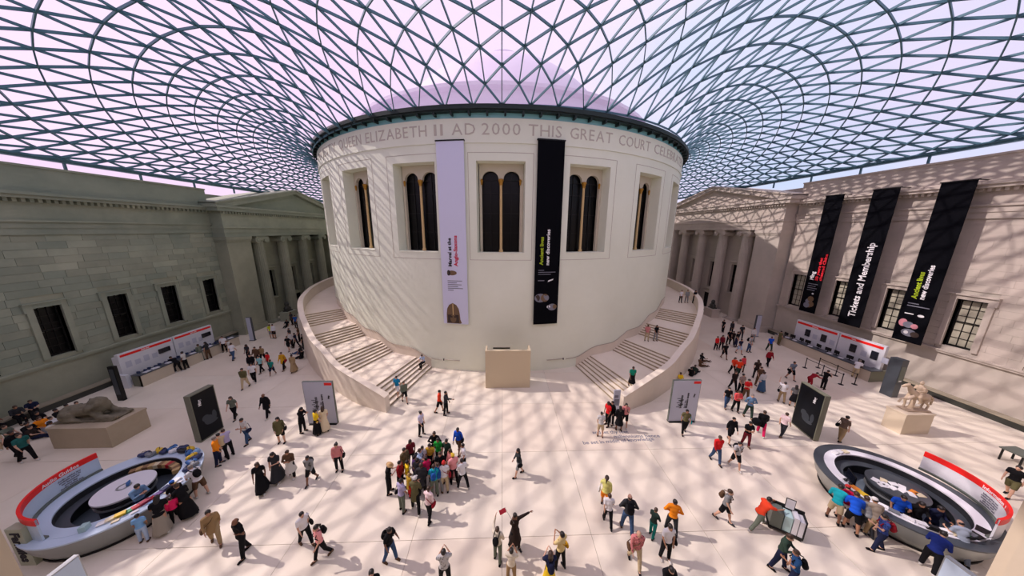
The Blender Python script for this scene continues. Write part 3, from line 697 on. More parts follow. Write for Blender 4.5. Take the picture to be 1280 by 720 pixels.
wb_text(o, 23.08, 4.74, 11.62, .72, 'Tickets and Membership', 'ink_white')
o = wall_banner(18.78, 20.41, 3.82, 16.21, 'black hanging banner with lime lettering above the last ticket counter window')
wb_text(o, 19.76, 7.39, 9.55, .42, 'Ancient lives', 'ink_lime'); wb_text(o, 19.37, 7.39, 10.09, .42, 'new discoveries', 'ink_white')
wb_line(o, 20.13, 19.54, 6.95); wb_line(o, 20.13, 18.95, 6.75); wb_line(o, 20.13, 19.64, 6.1, 'ink_white'); wb_print(o, 19.25, 6.1, .18, .1, 'ink_white')
for q_, (yc, zc, ry, rz, mm) in enumerate(((20.05, 5.33, .25, .32, 'ink_pink'), (19.74, 5.23, .3, .26, 'ink_grey'), (19.4, 5.18, .2, .2, 'ink_pink'), (19.6, 4.6, .42, .3, 'ink_grey'), (19.74, 4.6, .13, .14, 'ink_white'), (19.25, 4.54, .25, .22, 'bronze_dark'))): wb_print(o, yc, zc, ry, rz, mm, 14, .001*q_)

# ================================================================== THINGS ON THE FLOOR
def T(name, label, cat, group=None, **k):
    p = dict(label=label, category=cat)
    if group: p['group'] = group
    return empty(name, parent=None, **p)
# boarded box in front of the drum
o = T('boarded_enclosure', 'plain beige boarded enclosure standing against the foot of the drum', 'hoarding')
b = MB(); b.box(-1.34, 2.24, 19.66, 19.86, 0, 3.22); b.build('front_board', 'blockout', o)
b = MB(); b.box(-1.34, -1.2, 19.86, 20.8, 0, 3.18); b.build('side_board', 'blockout', o)
b = MB(); b.box(2.1, 2.24, 19.86, 20.8, 0, 3.18); b.build('side_board', 'blockout', o)
# inscription laid in the floor
for s_, x0, x1, y, sl in (('and let thy feet', 5.7, 8.0, 14.5, .0), ('millenniums hence', 6.9, 9.8, 14.12, .0), ('be set in midst of knowledge', 4.85, 9.3, 13.66, .05)):
    place_text('floor_inscription', s_, .36, 'ink_grey', (x0, y, .001), (1, sl, 0), (-sl, 1, 0), floor, width=x1-x0, depth=.002, bold=.006)
def quadbox(mb, p0, p1, th, z0, z1):
    """Slab whose front edge runs p0 to p1 on the floor, th thick behind it."""
    d = Vector((p1[0]-p0[0], p1[1]-p0[1])).normalized(); n = Vector((-d.y, d.x))*th
    return mb.prism([p0, p1, (p1[0]+n.x, p1[1]+n.y), (p0[0]+n.x, p0[1]+n.y)], z0, z1)
# tall box signs, dark face
def box_sign(p0, p1, th, h, label, txt):
    o = T('poster_box', label, 'sign', 'free standing dark poster boxes')
    b = MB(); quadbox(b, p0, p1, th, .04, h); b.build('box_case', 'khaki_side', o)
    d = Vector((p1[0]-p0[0], p1[1]-p0[1])); L = d.length; d.normalize(); n = Vector((d.y, -d.x))
    for sgn, qn in ((1, .0), (-1, th)):
        q0 = Vector(p0)+d*.05-n*qn+n*.012*sgn*(1 if sgn > 0 else 1); q1 = Vector(p1)-d*.05-n*qn+n*.012*sgn
        b = MB(); quadbox(b, tuple(q0), tuple(q1), .02 if sgn > 0 else -.02, .1, h-.05); f = b.build('poster_face', 'navy_poster', o)
        if sgn > 0:
            for k, (u, z, ru, rz) in enumerate(((.5, 1.1, .25, .3), (.62, .9, .3, .12), (.4, 1.3, .2, .2), (.75, 1.25, .12, .3))):
                c = MB(); P = [(Vector(p0)+d*(L*u+ru*cos(2*pi*i/12))+n*(.0145+.0005*k)).to_tuple()+(z+rz*sin(2*pi*i/12),) for i in range(12)]; c.add(P, [tuple(range(12))]); c.build('printed_picture', 'poster_mark', f)
            q = Vector(p0)+d*(L*txt[1])+n*.014
            place_text('lettering', txt[0], .2, 'ink_white', (q.x, q.y, txt[2]), (0, 0, 1), (-d.x, -d.y, 0), f, bold=.008)
    b = MB(); quadbox(b, tuple(Vector(p0)+d*.04-n*.03), tuple(Vector(p1)-d*.04-n*.03), th-.06, 0, .05); b.build('box_base', 'black', o)
    return o
box_sign((-17.8, 14.33), (-17.72, 15.6), .33, 3.05, 'dark poster box standing before the beige lion plinth', ('Ming', .35, 2.2))
box_sign((19.33, 15.15), (19.04, 13.56), .28, 3.08, 'dark poster box standing between the crowd and the horseman plinth', ('Ming', .72, 2.25))
# white information boards
def white_board(x0, x1, y, h, label, tabx):
    o = T('information_board', label, 'sign', 'tall pale information boards')
    b = MB(); b.box(x0, x1, y, y+.12, .03, h); b.build('board_case', 'greensteel', o)
    b = MB(); b.box(x0+.03, x1-.03, y-.012, y, .08, h-.03); f = b.build('board_face', 'sign_white', o)
    w = x1-x0; b = MB(); b.box(x1-.5, x1-.04, y-.02, y-.012, h-.26, h-.08); b.build('red_tab', 'red', f)
    rr = random.Random(3)
    for cx_, sz, m_, s_ in ((.42, .2, 'ink_black', 'Highlights'), (.62, .16, 'ink_black', 'Museum tours'), (.55, .12, 'ink_grey', 'Every day'), (.84, .12, 'ink_black', 'Map')):
        place_text('lettering', s_, sz*1.2, m_, (x0+w*cx_, y-.014, h*.34+.2*(s_ == 'Map')*4), (0, 0, 1), (-1, 0, 0), f, bold=.006)
    for k in range(5):
        b = MB(); b.box(x0+w*.22+.1*(k % 2), x0+w*.3+.1*(k % 2)+.05, y-.016, y-.012, h*(.36+.05*k), h*(.36+.05*k)+.07); b.build('printed_mark', 'ink_black' if k % 2 else 'ink_grey', f)
    b = MB(); b.box(x0+.05, x1-.05, y-.1, y+.22, 0, .03); b.build('board_foot', 'black', o)
    return o
white_board(-12.57, -10.72, 15.78, 3.06, 'tall pale information board beside the foot of the stair on the grey wall side', 0)
white_board(11.08, 12.94, 15.44, 3.08, 'tall pale information board beside the foot of the stair on the sunlit side', 0)
o = T('small_notice_board', 'narrow pale notice board standing in front of the lowest steps', 'sign')
b = MB(); b.box(7.77, 8.23, 16.55, 16.62, .06, 1.7); b.build('notice_panel', 'sign_white', o); b = MB(); b.box(7.7, 8.3, 16.45, 16.75, 0, .06); b.build('notice_foot', 'greensteel', o)
b = MB(); b.box(7.83, 8.17, 16.54, 16.552, .5, 1.0); b.box(7.83, 8.1, 16.54, 16.552, 1.1, 1.3); b.build('printed_mark', 'ink_grey', o)
for x0, x1, y, lab in ((-28.42, -27.95, 29.55, 'slim pale sign slab by the pier of the shaded temple front'), (30.58, 31.15, 29.9, 'slim pale sign slab by the pier of the temple front on the sunlit wall side')):
    o = T('sign_slab', lab, 'sign'); b = MB(); b.box(x0, x1, y, y+.22, .04, 2.72); b.build('slab_case', 'charcoal', o); b = MB(); b.box(x0+.01, x1-.01, y-.012, y, .06, 2.7); b.build('slab_face', 'sign_white', o); b = MB(); b.box(x0-.05, x1+.05, y-.05, y+.27, 0, .04); b.build('slab_foot', 'black', o)
o = T('direction_pylon', 'dark olive direction pylon standing beyond the lion plinth', 'sign'); b = MB(); b.box(-28.12, -27.7, 18.6, 18.8, 0, 2.7); b.build('pylon_body', 'dark_frame', o); b = MB(); b.box(-28.06, -27.76, 18.59, 18.6, .5, 2.5); b.build('pylon_face', 'charcoal', o)
o = T('direction_pylon', 'dark green direction pylon at the end of the ticket counter', 'sign'); b = MB(); b.box(30.2, 30.72, 17.72, 18.4, 0, 3.1); b.build('pylon_body', 'charcoal', o); b = MB(); b.box(30.26, 30.66, 17.7, 17.72, 1.3, 2.6); b.build('pylon_face', 'greensteel', o); b = MB(); b.box(30.35, 30.55, 17.69, 17.7, 1.35, 1.45); b.build('printed_mark', 'ink_white', o)
for p0, p1, lab, dx in (((-12.42, 6.55), (-12.42, 4.6), 'pale blue sign board close below the pier beside the book covered desk', -.14), ((13.28, 4.6), (13.28, 5.78), 'pale blue sign board close below the pier beside the information desk', .14)):
    o = T('near_sign_board', lab, 'sign'); b = MB(); b.box(min(p0[0], p0[0]+dx), max(p0[0], p0[0]+dx), min(p0[1], p1[1]), max(p0[1], p1[1]), .03, 3.06); b.build('board_case', 'silver', o)
    fx = p0[0]+(.012 if dx < 0 else -.012); b = MB(); b.box(min(fx, p0[0]), max(fx, p0[0]), min(p0[1], p1[1])+.03, max(p0[1], p1[1])-.03, .1, 3.02); b.build('board_face', 'bluewhite', o)
    b = MB(); b.box(p0[0]-.3, p0[0]+.3, min(p0[1], p1[1]), max(p0[1], p1[1]), 0, .03); b.build('board_foot', 'black', o)
o = T('families_sign', 'olive grey box sign reading Families behind the book covered desk', 'sign')
b = MB(); b.box(-18.05, -17.5, 8.36, 8.62, 0, 1.7); b.build('sign_body', 'olive_sign', o)
place_text('lettering', 'Families', .42, 'ink_black', (-17.9, 8.352, 1.55), (0, 0, -1), (1, 0, 0), o, width=1.35, bold=.014)

# plinths and sculptures
o = T('lion_plinth', 'broad beige stone plinth under the lying lion', 'plinth')
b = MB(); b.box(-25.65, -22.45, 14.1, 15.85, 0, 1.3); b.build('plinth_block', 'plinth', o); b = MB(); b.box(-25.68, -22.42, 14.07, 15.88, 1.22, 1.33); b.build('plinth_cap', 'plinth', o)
def sculpt(name, mb, m_, vox, label, cat, loc, rz=0, amp=.02, seed=0):
    me = remesh(mb.mesh(name, False, [M[m_]]), vox, 1)
    for v in me.vertices:
        nz = noise.noise(v.co*4+Vector((seed, 0, 0)))+.5*noise.noise(v.co*11); v.co += v.normal*nz*amp
    me.polygons.foreach_set('use_smooth', [True]*len(me.polygons))
    o = link(name, me, None, label=label, category=cat); o.location = loc; o.rotation_euler = (0, 0, rz); return o
L_ = MB()                                                   # lion lying, head turned, body along x
L_.tube([(-1.0, 0, .42), (-.6, 0, .5), (0, 0, .52), (.45, 0, .62)], [.34, .38, .36, .42], 14)
L_.ball((-1.0, 0, .42), (.42, .42, .42)); L_.ball((.55, -.02, .75), (.42, .4, .46)); L_.ball((.62, -.14, 1.02), (.36, .36, .34))
L_.ball((.6, -.46, .93), (.2, .2, .17)); L_.ball((.6, -.58, .86), (.13, .1, .1)); L_.ball((.42, -.2, 1.28), (.08, .06, .09)); L_.ball((.8, -.2, 1.28), (.08, .06, .09))
for y in (-.34, .34): L_.tube([(.5, y*.8, .5), (.8, y, .18), (1.45, y, .13)], [.2, .16, .13], 10); L_.ball((1.5, y, .12), (.19, .13, .12))
for y in (-.36, .36): L_.ball((-.85, y, .34), (.42, .2, .32)); L_.tube([(-.9, y*1.1, .15), (-.35, y*1.25, .12)], [.15, .12], 10); L_.ball((-.3, y*1.25, .1), (.17, .11, .1))
L_.tube([(-1.38, 0, .3), (-1.5, .2, .12), (-1.2, .5, .08), (-.7, .58, .08)], [.08, .07, .06, .07], 8)
L_.box(-1.45, 1.6, -.5, .5, 0, .07)
sculpt('lion_sculpture', L_, 'lion', .045, 'weathered grey marble lion lying on the broad beige plinth', 'sculpture', (-24.35, 15.0, 1.37), radians(4), .035)
o = T('horseman_plinth', 'light beige stone plinth under the marble horseman', 'plinth')
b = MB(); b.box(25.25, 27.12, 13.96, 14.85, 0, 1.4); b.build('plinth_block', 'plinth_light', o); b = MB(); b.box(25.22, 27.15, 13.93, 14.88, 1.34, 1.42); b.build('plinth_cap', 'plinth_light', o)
H_ = MB()                                                   # prancing horse and rider, facing -x
H_.tube([(.55, 0, .92), (.2, 0, .98), (-.25, 0, 1.12), (-.42, 0, 1.3), (-.55, 0, 1.55), (-.72, 0, 1.7)], [.2, .2, .2, .15, .11, .09], 12)
H_.ball((.5, 0, .92), (.24, .2, .24)); H_.tube([(-.66, 0, 1.72), (-.86, 0, 1.66), (-1.02, 0, 1.56)], [.1, .085, .06], 10)
for y in (-.04, .04): H_.ball((-.66, y, 1.84), (.025, .02, .06))
H_.tube([(-.35, -.1, 1.0), (-.65, -.12, .8), (-1.0, -.12, .82), (-1.12, -.12, .55)], [.11, .08, .05, .055], 8)
H_.tube([(-.3, .1, 1.0), (-.45, .12, .62), (-.38, .12, .3), (-.45, .12, .06)], [.11, .075, .05, .06], 8)
for y in (-.12, .12): H_.tube([(.55, y, .85), (.42, y, .6), (.68, y, .38), (.6, y, .06)], [.15, .1, .055, .06], 8)
H_.tube([(.72, 0, 1.0), (.95, 0, .8), (.95, 0, .35)], [.07, .08, .04], 8); H_.tube([(-.15, 0, .0), (-.1, 0, .9)], [.12, .1], 8)
H_.tube([(.1, 0, 1.15), (.1, 0, 1.5), (.06, 0, 1.72)], [.14, .17, .09], 10); H_.ball((.04, 0, 1.86), (.1, .09, .12)); H_.ball((.04, 0, 1.96), (.06, .06, .05))
for y in (-.17, .17): H_.tube([(.08, y, 1.62), (.02, y*1.4, 1.38), (-.22, y, 1.36)], [.065, .05, .04], 8); H_.tube([(.1, y*.6, 1.18), (-.14, y*1.45, .98), (-.02, y*1.5, .62), (-.14, y*1.5, .56)], [.11, .085, .055, .04], 8)
H_.tube([(.2, .0, 1.6), (.42, .05, 1.3), (.5, .1, 1.05)], [.1, .12, .05], 8); H_.box(-.62, .78, -.28, .28, 0, .07)
sculpt('horseman_sculpture', H_, 'marble', .028, 'pale marble youth riding a prancing horse on a light plinth', 'sculpture', (26.35, 14.45, 1.44), radians(-6), .01)
# pedestals with busts beside the temple front doorways
for cx_, cy_, sd_, lab in ((-29.6, 36.9, 1, 'dark stone bust on a block before the shaded temple front'), (31.5, 38.0, -1, 'dark stone bust on a block before the sunlit side temple front')):
    b = MB(); b.box(cx_-.55, cx_+.55, cy_-.8, cy_+.8, 0, 1.15); b.box(cx_-.62, cx_+.62, cy_-.87, cy_+.87, 1.15, 1.25)
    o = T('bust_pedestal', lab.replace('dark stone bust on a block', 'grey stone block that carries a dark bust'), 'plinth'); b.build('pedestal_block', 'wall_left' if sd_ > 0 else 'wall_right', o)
    s_ = MB(); s_.ball((0, 0, .35), (.35, .5, .4)); s_.ball((0, 0, .95), (.26, .28, .34)); s_.tube([(0, 0, .5), (0, 0, .85)], [.2, .17], 10); s_.ball((.25*sd_, 0, .92), (.07, .05, .08)); s_.box(-.35, .35, -.5, .5, 0, .15)
    sculpt('stone_bust', s_, 'bench_dark', .04, lab, 'sculpture', (cx_, cy_, 1.28))

# ------------------------------------------------------------------ long counters by the walls
o = T('display_wall', 'long pale display wall with two red strips and two dark screens on the grey wall side', 'display wall')
for y0, y1 in ((20.4, 23.93), (24.0, 27.3)):
    b = MB(); b.box(-30.05, -29.8, y0, y1, 0, 2.72); b.build('display_panel', 'panel_white', o)
    b = MB(); b.box(-29.8, -29.785, y0+.12, y1-.1, 2.46, 2.64); f = b.build('red_strip', 'red', o)
    place_text('lettering', 'Audio guides', .1, 'ink_white', (-29.78, y0+1.9, 2.52), (0, -1, 0), (0, 0, 1), f, bold=.004)
    for k in range(4):
        b = MB(); b.box(-29.8, -29.79, y0+.3+k*.55, y0+.3+k*.55+.35, 1.5, 2.0-.1*(k % 2)); b.build('printed_column', 'sign_white', o)
for y, z in ((23.2, 1.88), (26.65, 1.92)): b = MB(); b.box(-29.8, -29.72, y-.4, y+.4, z-.2, z+.2); b.build('wall_screen', 'screen', o)
b = MB(); b.box(-30.3, -30.05, 20.4, 20.8, 0, 2.5); b.box(-30.05, -29.4, 20.2, 20.4, 0, 1.1); b.build('end_panel', 'panel_white', o)
o = T('service_counter', 'long beige counter covered with dark blue handsets before the pale display wall', 'counter')
b = MB(); b.prism([(-28.55, 20.4), (-28.6, 28.6), (-28.75, 28.6), (-28.7, 20.4)], 0, .94); b.build('counter_front', 'counter_front', o)
b = MB(); b.prism([(-28.7, 20.4), (-28.55, 20.4), (-29.4, 20.5), (-29.4, 20.7), (-28.7, 20.55)], 0, .94); b.build('counter_end', 'khaki_side', o)
b = MB(); b.prism([(-28.5, 20.36), (-28.55, 28.64), (-29.3, 28.64), (-29.3, 20.42)], .94, 1.0); b.build('counter_top', 'charcoal', o)
rr = random.Random(5)
ORD = ['first', 'second', 'third', 'fourth', 'fifth', 'sixth', 'seventh', 'eighth', 'ninth', 'tenth', 'eleventh', 'twelfth']
hs0 = MB(); hs0.box(-.09, .09, -.05, .05, 0, .16); hs0.box(-.06, .06, -.052, -.045, .08, .14); hm = hs0.mesh('handset', False, [mat('navy_plastic', (44, 58, 92), .4)])
for k in range(22):
    o2 = link('audio_handset', hm, None, label='dark blue handset in the row on the service counter', category='handset', group='dark blue handsets on the service counter'); o2.location = (-29.1+.12*(k % 2), 20.75+k*.34, 1.0); o2.rotation_euler = (0, 0, rr.uniform(-.4, .4))
for k, y in enumerate((21.0, 21.55, 22.5, 24.3, 25.0, 25.8, 27.2, 27.9)):
    b = MB(); b.box(-.14, .14, -.2, .2, 0, .03+.02*(k % 3)); b.box(-.12, .1, -.17, .2, .03+.02*(k % 3), .04+.02*(k % 3)); o2 = b.build('leaflet_stack', 'white', None, label='white leaflet stack, %s from the near end of the service counter' % ORD[k], category='leaflets', group='white leaflets on the service counter'); o2.location = (-28.78, y, 1.0); o2.rotation_euler = (0, 0, rr.uniform(-.3, .3))
o = T('ticket_wall', 'long pale ticket wall with two red strips and four dark screens on the sunlit wall side', 'display wall')
for y0, y1 in ((20.25, 23.45), (23.52, 27.35)):
    b = MB(); b.box(32.6, 32.85, y0, y1, 0, 3.08); b.build('display_panel', 'panel_white', o)
    b = MB(); b.box(32.585, 32.6, y0+.14, y1-.1, 2.72, 2.94); f = b.build('red_strip', 'red', o)
    place_text('lettering', 'Tickets' if y0 < 22 else 'Membership', .11, 'ink_white', (32.58, y0+2.3, 2.79), (0, -1, 0), (0, 0, 1), f, bold=.004)
for y, z in ((26.08, 2.02), (24.62, 2.02), (22.27, 2.02), (20.79, 2.02)): b = MB(); b.box(32.52, 32.6, y-.22, y+.22, z-.36, z+.36); b.build('wall_screen', 'screen', o)
for k, y in enumerate((25.4, 23.9, 21.5, 20.1)): b = MB(); b.box(32.59, 32.6, y-.2, y+.2, 1.6, 2.1); b.build('printed_column', 'sign_white', o)
o = T('ticket_counter', 'long beige ticket counter with dark top and a line of monitors', 'counter')
b = MB(); b.prism([(31.35, 19.9), (31.55, 28.4), (31.72, 28.4), (31.5, 20.05)], 0, .96); b.build('counter_front', 'counter_front', o)
b = MB(); b.prism([(31.35, 19.86), (33.5, 20.0), (33.5, 20.12), (31.4, 20.02)], 0, .96); b.build('counter_end', 'khaki_side', o)
b = MB(); b.prism([(31.3, 19.86), (32.45, 19.9), (32.45, 20.5), (32.1, 20.5), (32.25, 28.44), (31.5, 28.44)], .96, 1.02); b.build('counter_top', 'charcoal', o)
def monitor(loc, rz, label, group, w=.46, h=.32, m_='screen'):
    o = empty('monitor', loc, rz, label=label, category='monitor', group=group)
    b = MB(); b.box(-w/2, w/2, -.02, .02, .13, .13+h); b.build('monitor_case', 'black', o); b = MB(); b.box(-w/2+.02, w/2-.02, .02, .026, .15, .11+h); b.build('monitor_screen', m_, o)
    b = MB(); b.box(-.03, .03, -.03, 0, .01, .2); b.box(-.12, .12, -.1, .08, 0, .015); b.build('monitor_stand', 'black', o); return o
for k, y in enumerate((27.6, 26.9, 26.0, 25.4, 24.4, 23.6, 22.9, 21.9, 21.1)): monitor((32.0, y, 1.02), radians(-80 if k % 2 else -100), 'dark monitor, %s from the far end of the ticket counter' % ORD[k], 'monitors on the ticket counter')
for k, y in enumerate((28.0, 27.2, 26.4, 24.9, 23.2, 22.3)):
    b = MB(); b.box(-.12, .12, -.17, .17, 0, .04); b.box(-.1, .12, -.15, .17, .04, .06); o2 = b.build('leaflet_stack', 'white', None, label='white paper stack, %s from the far end of the ticket counter' % ORD[k], category='leaflets', group='papers on the ticket counter'); o2.location = (31.72, y, 1.02); o2.rotation_euler = (0, 0, rr.uniform(-.5, .5))
# queue posts
STP = [(28.54, 22.39), (29.82, 22.37), (28.51, 20.99), (29.76, 20.96), (28.5, 19.58), (29.68, 19.56)]
for k, (x, y) in enumerate(STP):
    o = empty('queue_post', (x, y, 0), 0, label='black belt barrier post, %s' % ['far post of the outer line', 'far post of the line by the counter', 'middle post of the outer line', 'middle post of the line by the counter', 'near post of the outer line', 'near post of the line by the counter'][k], category='post', group='belt barrier posts before the ticket counter')
    b = MB(); b.lathe((0, 0, 0), [(.17, 0), (.17, .02), (.05, .06)], 20); b.build('post_base', 'black', o, smooth=True)
    b = MB(); b.lathe((0, 0, 0), [(.03, .05), (.03, .9), (.042, .9), (.042, 1.0), (.02, 1.02)], 14); b.build('post_pole', 'black', o, smooth=True)
for a, c in ((0, 2), (2, 4), (1, 3), (3, 5)):
    (x0, y0), (x1, y1) = STP[a], STP[c]; b = MB(); quadbox(b, (x0, y0+.0), (x1, y1), .008, .9, .95); b.build('queue_belt', 'black', None, label='black belt between the %s posts of the %s' % ({0: 'far two', 1: 'far two', 2: 'near two', 3: 'near two'}[a], 'outer line' if a in (0, 2) else 'line by the counter'), category='belt', group='belts between the queue posts')

# ------------------------------------------------------------------ the two round desks
def ringbox(c, r0, r1, z0, z1, a0, a1, n=40): b = MB(); b.circ(c, r0, r1, z0, z1, a0, a1, n); return b
def desk(name, label, c, ro, ri, tc_, tr, pan, txt, rimm, topm, tablem):
    o = T(name, label, 'desk'); n = 56
    b = MB(); b.circ(c, ro*.80, ro*.885, 0, .08, n=n); b.build('desk_base', 'black', o)
    b = MB(); vs = []; fs = []
    prof = [(ro*.87, .08), (ro*.95, .5), (ro*.995, .98), (ri+.04, .98), (ri+.04, .1)]
    for i in range(n):
        a = 2*pi*i/n
        for r, z in prof: vs.append((c[0]+r*cos(a), c[1]+r*sin(a), z))
    k = len(prof)
    for i in range(n):
        for j in range(k): fs.append((i*k+j, ((i+1) % n)*k+j, ((i+1) % n)*k+(j+1) % k, i*k+(j+1) % k))
    b.add(vs, fs); b.build('desk_body', 'desk_side', o, smooth=True)
    b = MB(); b.circ(c, ro*.86, ro, .98, 1.04, n=n); b.build('counter_rim', rimm, o)
    b = MB(); b.circ(c, ri, ro*.86, .99, 1.05, n=n); b.build('counter_top', topm, o)
    b = MB(); b.circ(c, ri, ri+.04, .02, .99, n=n); b.build('inner_well', 'darkgrey', o)
    b = MB(); b.circ(c, .02, ri, .0, .02, n=n); b.build('inner_floor', mat('blue_grey_mat', (96, 108, 118), .7), o)
    b = MB(); b.circ(c, ri-.34, ri, .68, .72, n=n); b.build('inner_shelf', 'charcoal', o)
    a0, a1, pc, pr, pz = pan
    b = MB(); b.circ(pc, pr-.05, pr+.0, .98, pz, a0, a1, 40); pn = b.build('curved_screen', 'bluewhite' if topm == 'bluewhite' else 'white', o)
    b = MB(); b.circ(pc, pr-.065, pr+.015, pz-.24, pz+.01, a0, a1, 40); rb = b.build('red_band', 'red', pn)
    b = MB(); b.circ(pc, pr-.14, pr-.05, 1.04, 1.12, a0, a1, 40); b.build('screen_foot_rail', 'greensteel', pn)
    # lettering along the band, read from inside
    def curved(s, size, amid, z, m_, par):
        me = text_mesh(s, size, .003, .004).copy(); x0, x1 = text_w(me); r = pr-.07
        for v in me.vertices: a = radians(amid)-(v.co.x-(x0+x1)/2)/r; v.co = Vector((pc[0]+(r-v.co.z)*cos(a), pc[1]+(r-v.co.z)*sin(a), z+v.co.y))
        me.materials.clear(); me.materials.append(M[m_]); link('lettering', me, par)
    curved(txt[0], .21, txt[1], pz-.2, 'ink_white', rb)
    for k in range(5): curved(txt[2][k % len(txt[2])], .1, txt[1]+txt[3], pz-.42-.1*k, 'ink_grey', pn)
    t_ = T('round_display_table', txt[4], 'table')
    b = MB(); b.lathe((tc_[0], tc_[1], 0), [(tr*.86, .02), (tr*.86, .7), (tr*.97, .78), (tr*.97, .86)], 40); b.build('table_drum', 'darkgrey', t_, smooth=True)
    b = MB(); b.lathe((tc_[0], tc_[1], 0), [(tr*.9, .86), (tr, .88), (tr, .95)], 44); b.build('table_top', tablem, t_, smooth=True)
    b = MB(); b.circ(tc_, tr*.88, tr*.96, .55, .6, n=40); b.build('table_trim', 'silver', t_)
    return o
LC, RC = (-16.93, 10.55), (18.15, 9.62)
desk('round_book_desk', 'oval looking round desk covered with books and bags on the shaded side', LC, 2.4, 1.68, (-17.1, 10.68), .9, (163, 268, (-16.95, 10.85), 2.42, 1.98), ('Audio Guides', 190, ['Audio guides are', 'available here in', 'ten languages', 'every day'], -6, 'pale round table with a ring stand inside the book covered desk'), 'bluewhite', 'bluewhite', 'white')
desk('round_information_desk', 'round information desk with charcoal rim and staff inside on the sunlit side', RC, 2.58, 1.86, (18.4, 9.75), .93, (-88, 20, (18.62, 9.8), 2.36, 2.0), ('Information  i', -38, ['Information and', 'advice for visitors', 'maps and leaflets', 'ask our staff'], 4, 'dark round table strewn with papers inside the information desk'), 'charcoal', 'white', 'charcoal')
PAL = {'red': (178, 30, 44), 'crimson': (150, 24, 60), 'purple': (86, 48, 120), 'yellow': (214, 178, 40), 'green': (60, 130, 80), 'navy': (40, 52, 92), 'blue': (54, 104, 164), 'sky': (120, 160, 200), 'white': (226, 226, 226), 'orange': (222, 132, 40), 'brown': (132, 100, 66), 'grey': (120, 124, 128), 'black': (24, 24, 28), 'cream': (216, 204, 170), 'tan': (190, 160, 110)}
PM = {}
def pm(c):
    if c not in PM: PM[c] = mat(c+'_goods', PAL[c], .5)
    return PM[c]
def on_ring(c, r, a): return (c[0]+r*cos(radians(a)), c[1]+r*sin(radians(a)))
def bookstack(c, r, a, z, col, h, label, group, sx=.2, sy=.28, top='white'):
    x, y = on_ring(c, r, a); o = empty('book_stack', (x, y, z), radians(a), label=label, category='books', group=group)
    n = max(2, int(h/.03))
    for k in range(min(n, 4)):
        b = MB(); hh = h/min(n, 4); b.obox((rr.uniform(-.01, .01), rr.uniform(-.01, .01), hh*(k+.5)), (sx, sy, hh*.86), rr.uniform(-.08, .08)); b.build('book', pm(col), o)
    return o
for k, a in enumerate(range(-52, 14, 6)):
    col = ['white', 'cream', 'yellow', 'green', 'red', 'crimson', 'red', 'purple', 'navy', 'yellow', 'white'][k % 11]
    bookstack(LC, 1.95, a, 1.05, col, .05+.03*(k % 3), '%s covered book stack on the shaded desk, %s from the clear leaflet holder' % (col, ORD[k]), 'book stacks along the desk front')
    if k % 2: bookstack(LC, 2.18, a+3, 1.05, ['white', 'cream', 'sky'][k % 3], .03, 'thin pale %s leaflet pile on the rim beside the %s book stack' % (['white', 'cream', 'sky blue'][k % 3], ORD[k]), 'leaflet piles on the desk rim', .12, .2)
for k in range(16):                                         # piled bags and coats at the back of the desk
    a = 24+k*6.8; x, y = on_ring(LC, 2.0+.16*(k % 2), a); col = ['navy', 'grey', 'blue', 'navy', 'yellow', 'sky', 'blue', 'yellow', 'black', 'navy', 'white', 'blue', 'navy', 'yellow', 'grey', 'navy'][k]
    b = MB(); b.ball((0, 0, .1), (.2, .15, .12), 10); b.ball((.1, .05, .14), (.12, .13, .1), 8); b.ball((-.1, -.03, .12), (.13, .1, .12), 8)
    me = b.mesh('shoulder_bag', False, [pm(col)]); me = remesh(me, .03, 1)
    for v in me.vertices: v.co += v.normal*.02*noise.noise(v.co*9+Vector((k, 0, 0))); v.co.z = max(v.co.z, 0)
    o = link('shoulder_bag', me, None, label='soft %s bag in the heap on the shaded desk, %s' % (col, ['nearest the visitors', 'second from the visitors', 'under the first', 'at the tip of the desk', 'yellow end of the tip', 'by the tip', 'past the tip', 'topmost yellow', 'behind the tip', 'behind the yellow', 'in the middle', 'past the middle', 'before the screen', 'close to the screen', 'by the curved screen', 'last by the curved screen'][k]), category='bag', group='heap of bags and coats on the desk'); o.location = (x, y, 1.05); o.rotation_euler = (0, 0, a)
    b = MB(); b.tube([(-.12, 0, .16), (-.05, .04, .26), (.08, .03, .27), (.14, 0, .16)], .012, 6); b.build('bag_strap', 'black', o)
for k in range(12):
    a = 48+k*7.8; x, y = on_ring(LC, 1.46, a); col = ['tan', 'brown', 'tan', 'brown', 'red', 'tan', 'brown', 'cream', 'tan', 'brown', 'tan', 'brown'][k]
    b = MB(); b.obox((0, 0, .09), (.24, .2, .18), 0); b.obox((0, 0, .185), (.25, .21, .02), 0); o = b.build('cardboard_box', pm(col), None, label='%s box, %s in the row on the inner shelf of the shaded desk' % (col, ORD[k]), category='box', group='boxes on the inner shelf'); o.location = (x, y, .72); o.rotation_euler = (0, 0, radians(a+rr.uniform(-20, 20)))
o = T('ring_stand', 'small blue figure in a ring on the pale round table', 'ornament')
b = MB(); b.circ((-17.15, 10.7), .16, .22, .95, .97, n=24); b.build('ring_base', 'silver', o); b = MB(); b.tube([(-17.02, 10.72, .96), (-16.98, 10.74, 1.12), (-16.96, 10.8, 1.2)], [.05, .07, .02], 8); b.build('blue_figure', pm('blue'), o)
o = T('leaflet_holder', 'clear leaflet holder on the empty part of the shaded desk', 'holder'); x, y = on_ring(LC, 1.95, -64); b = MB(); b.obox((x, y, 1.15), (.18, .24, .2), .4); b.build('holder_case', 'clear', o)
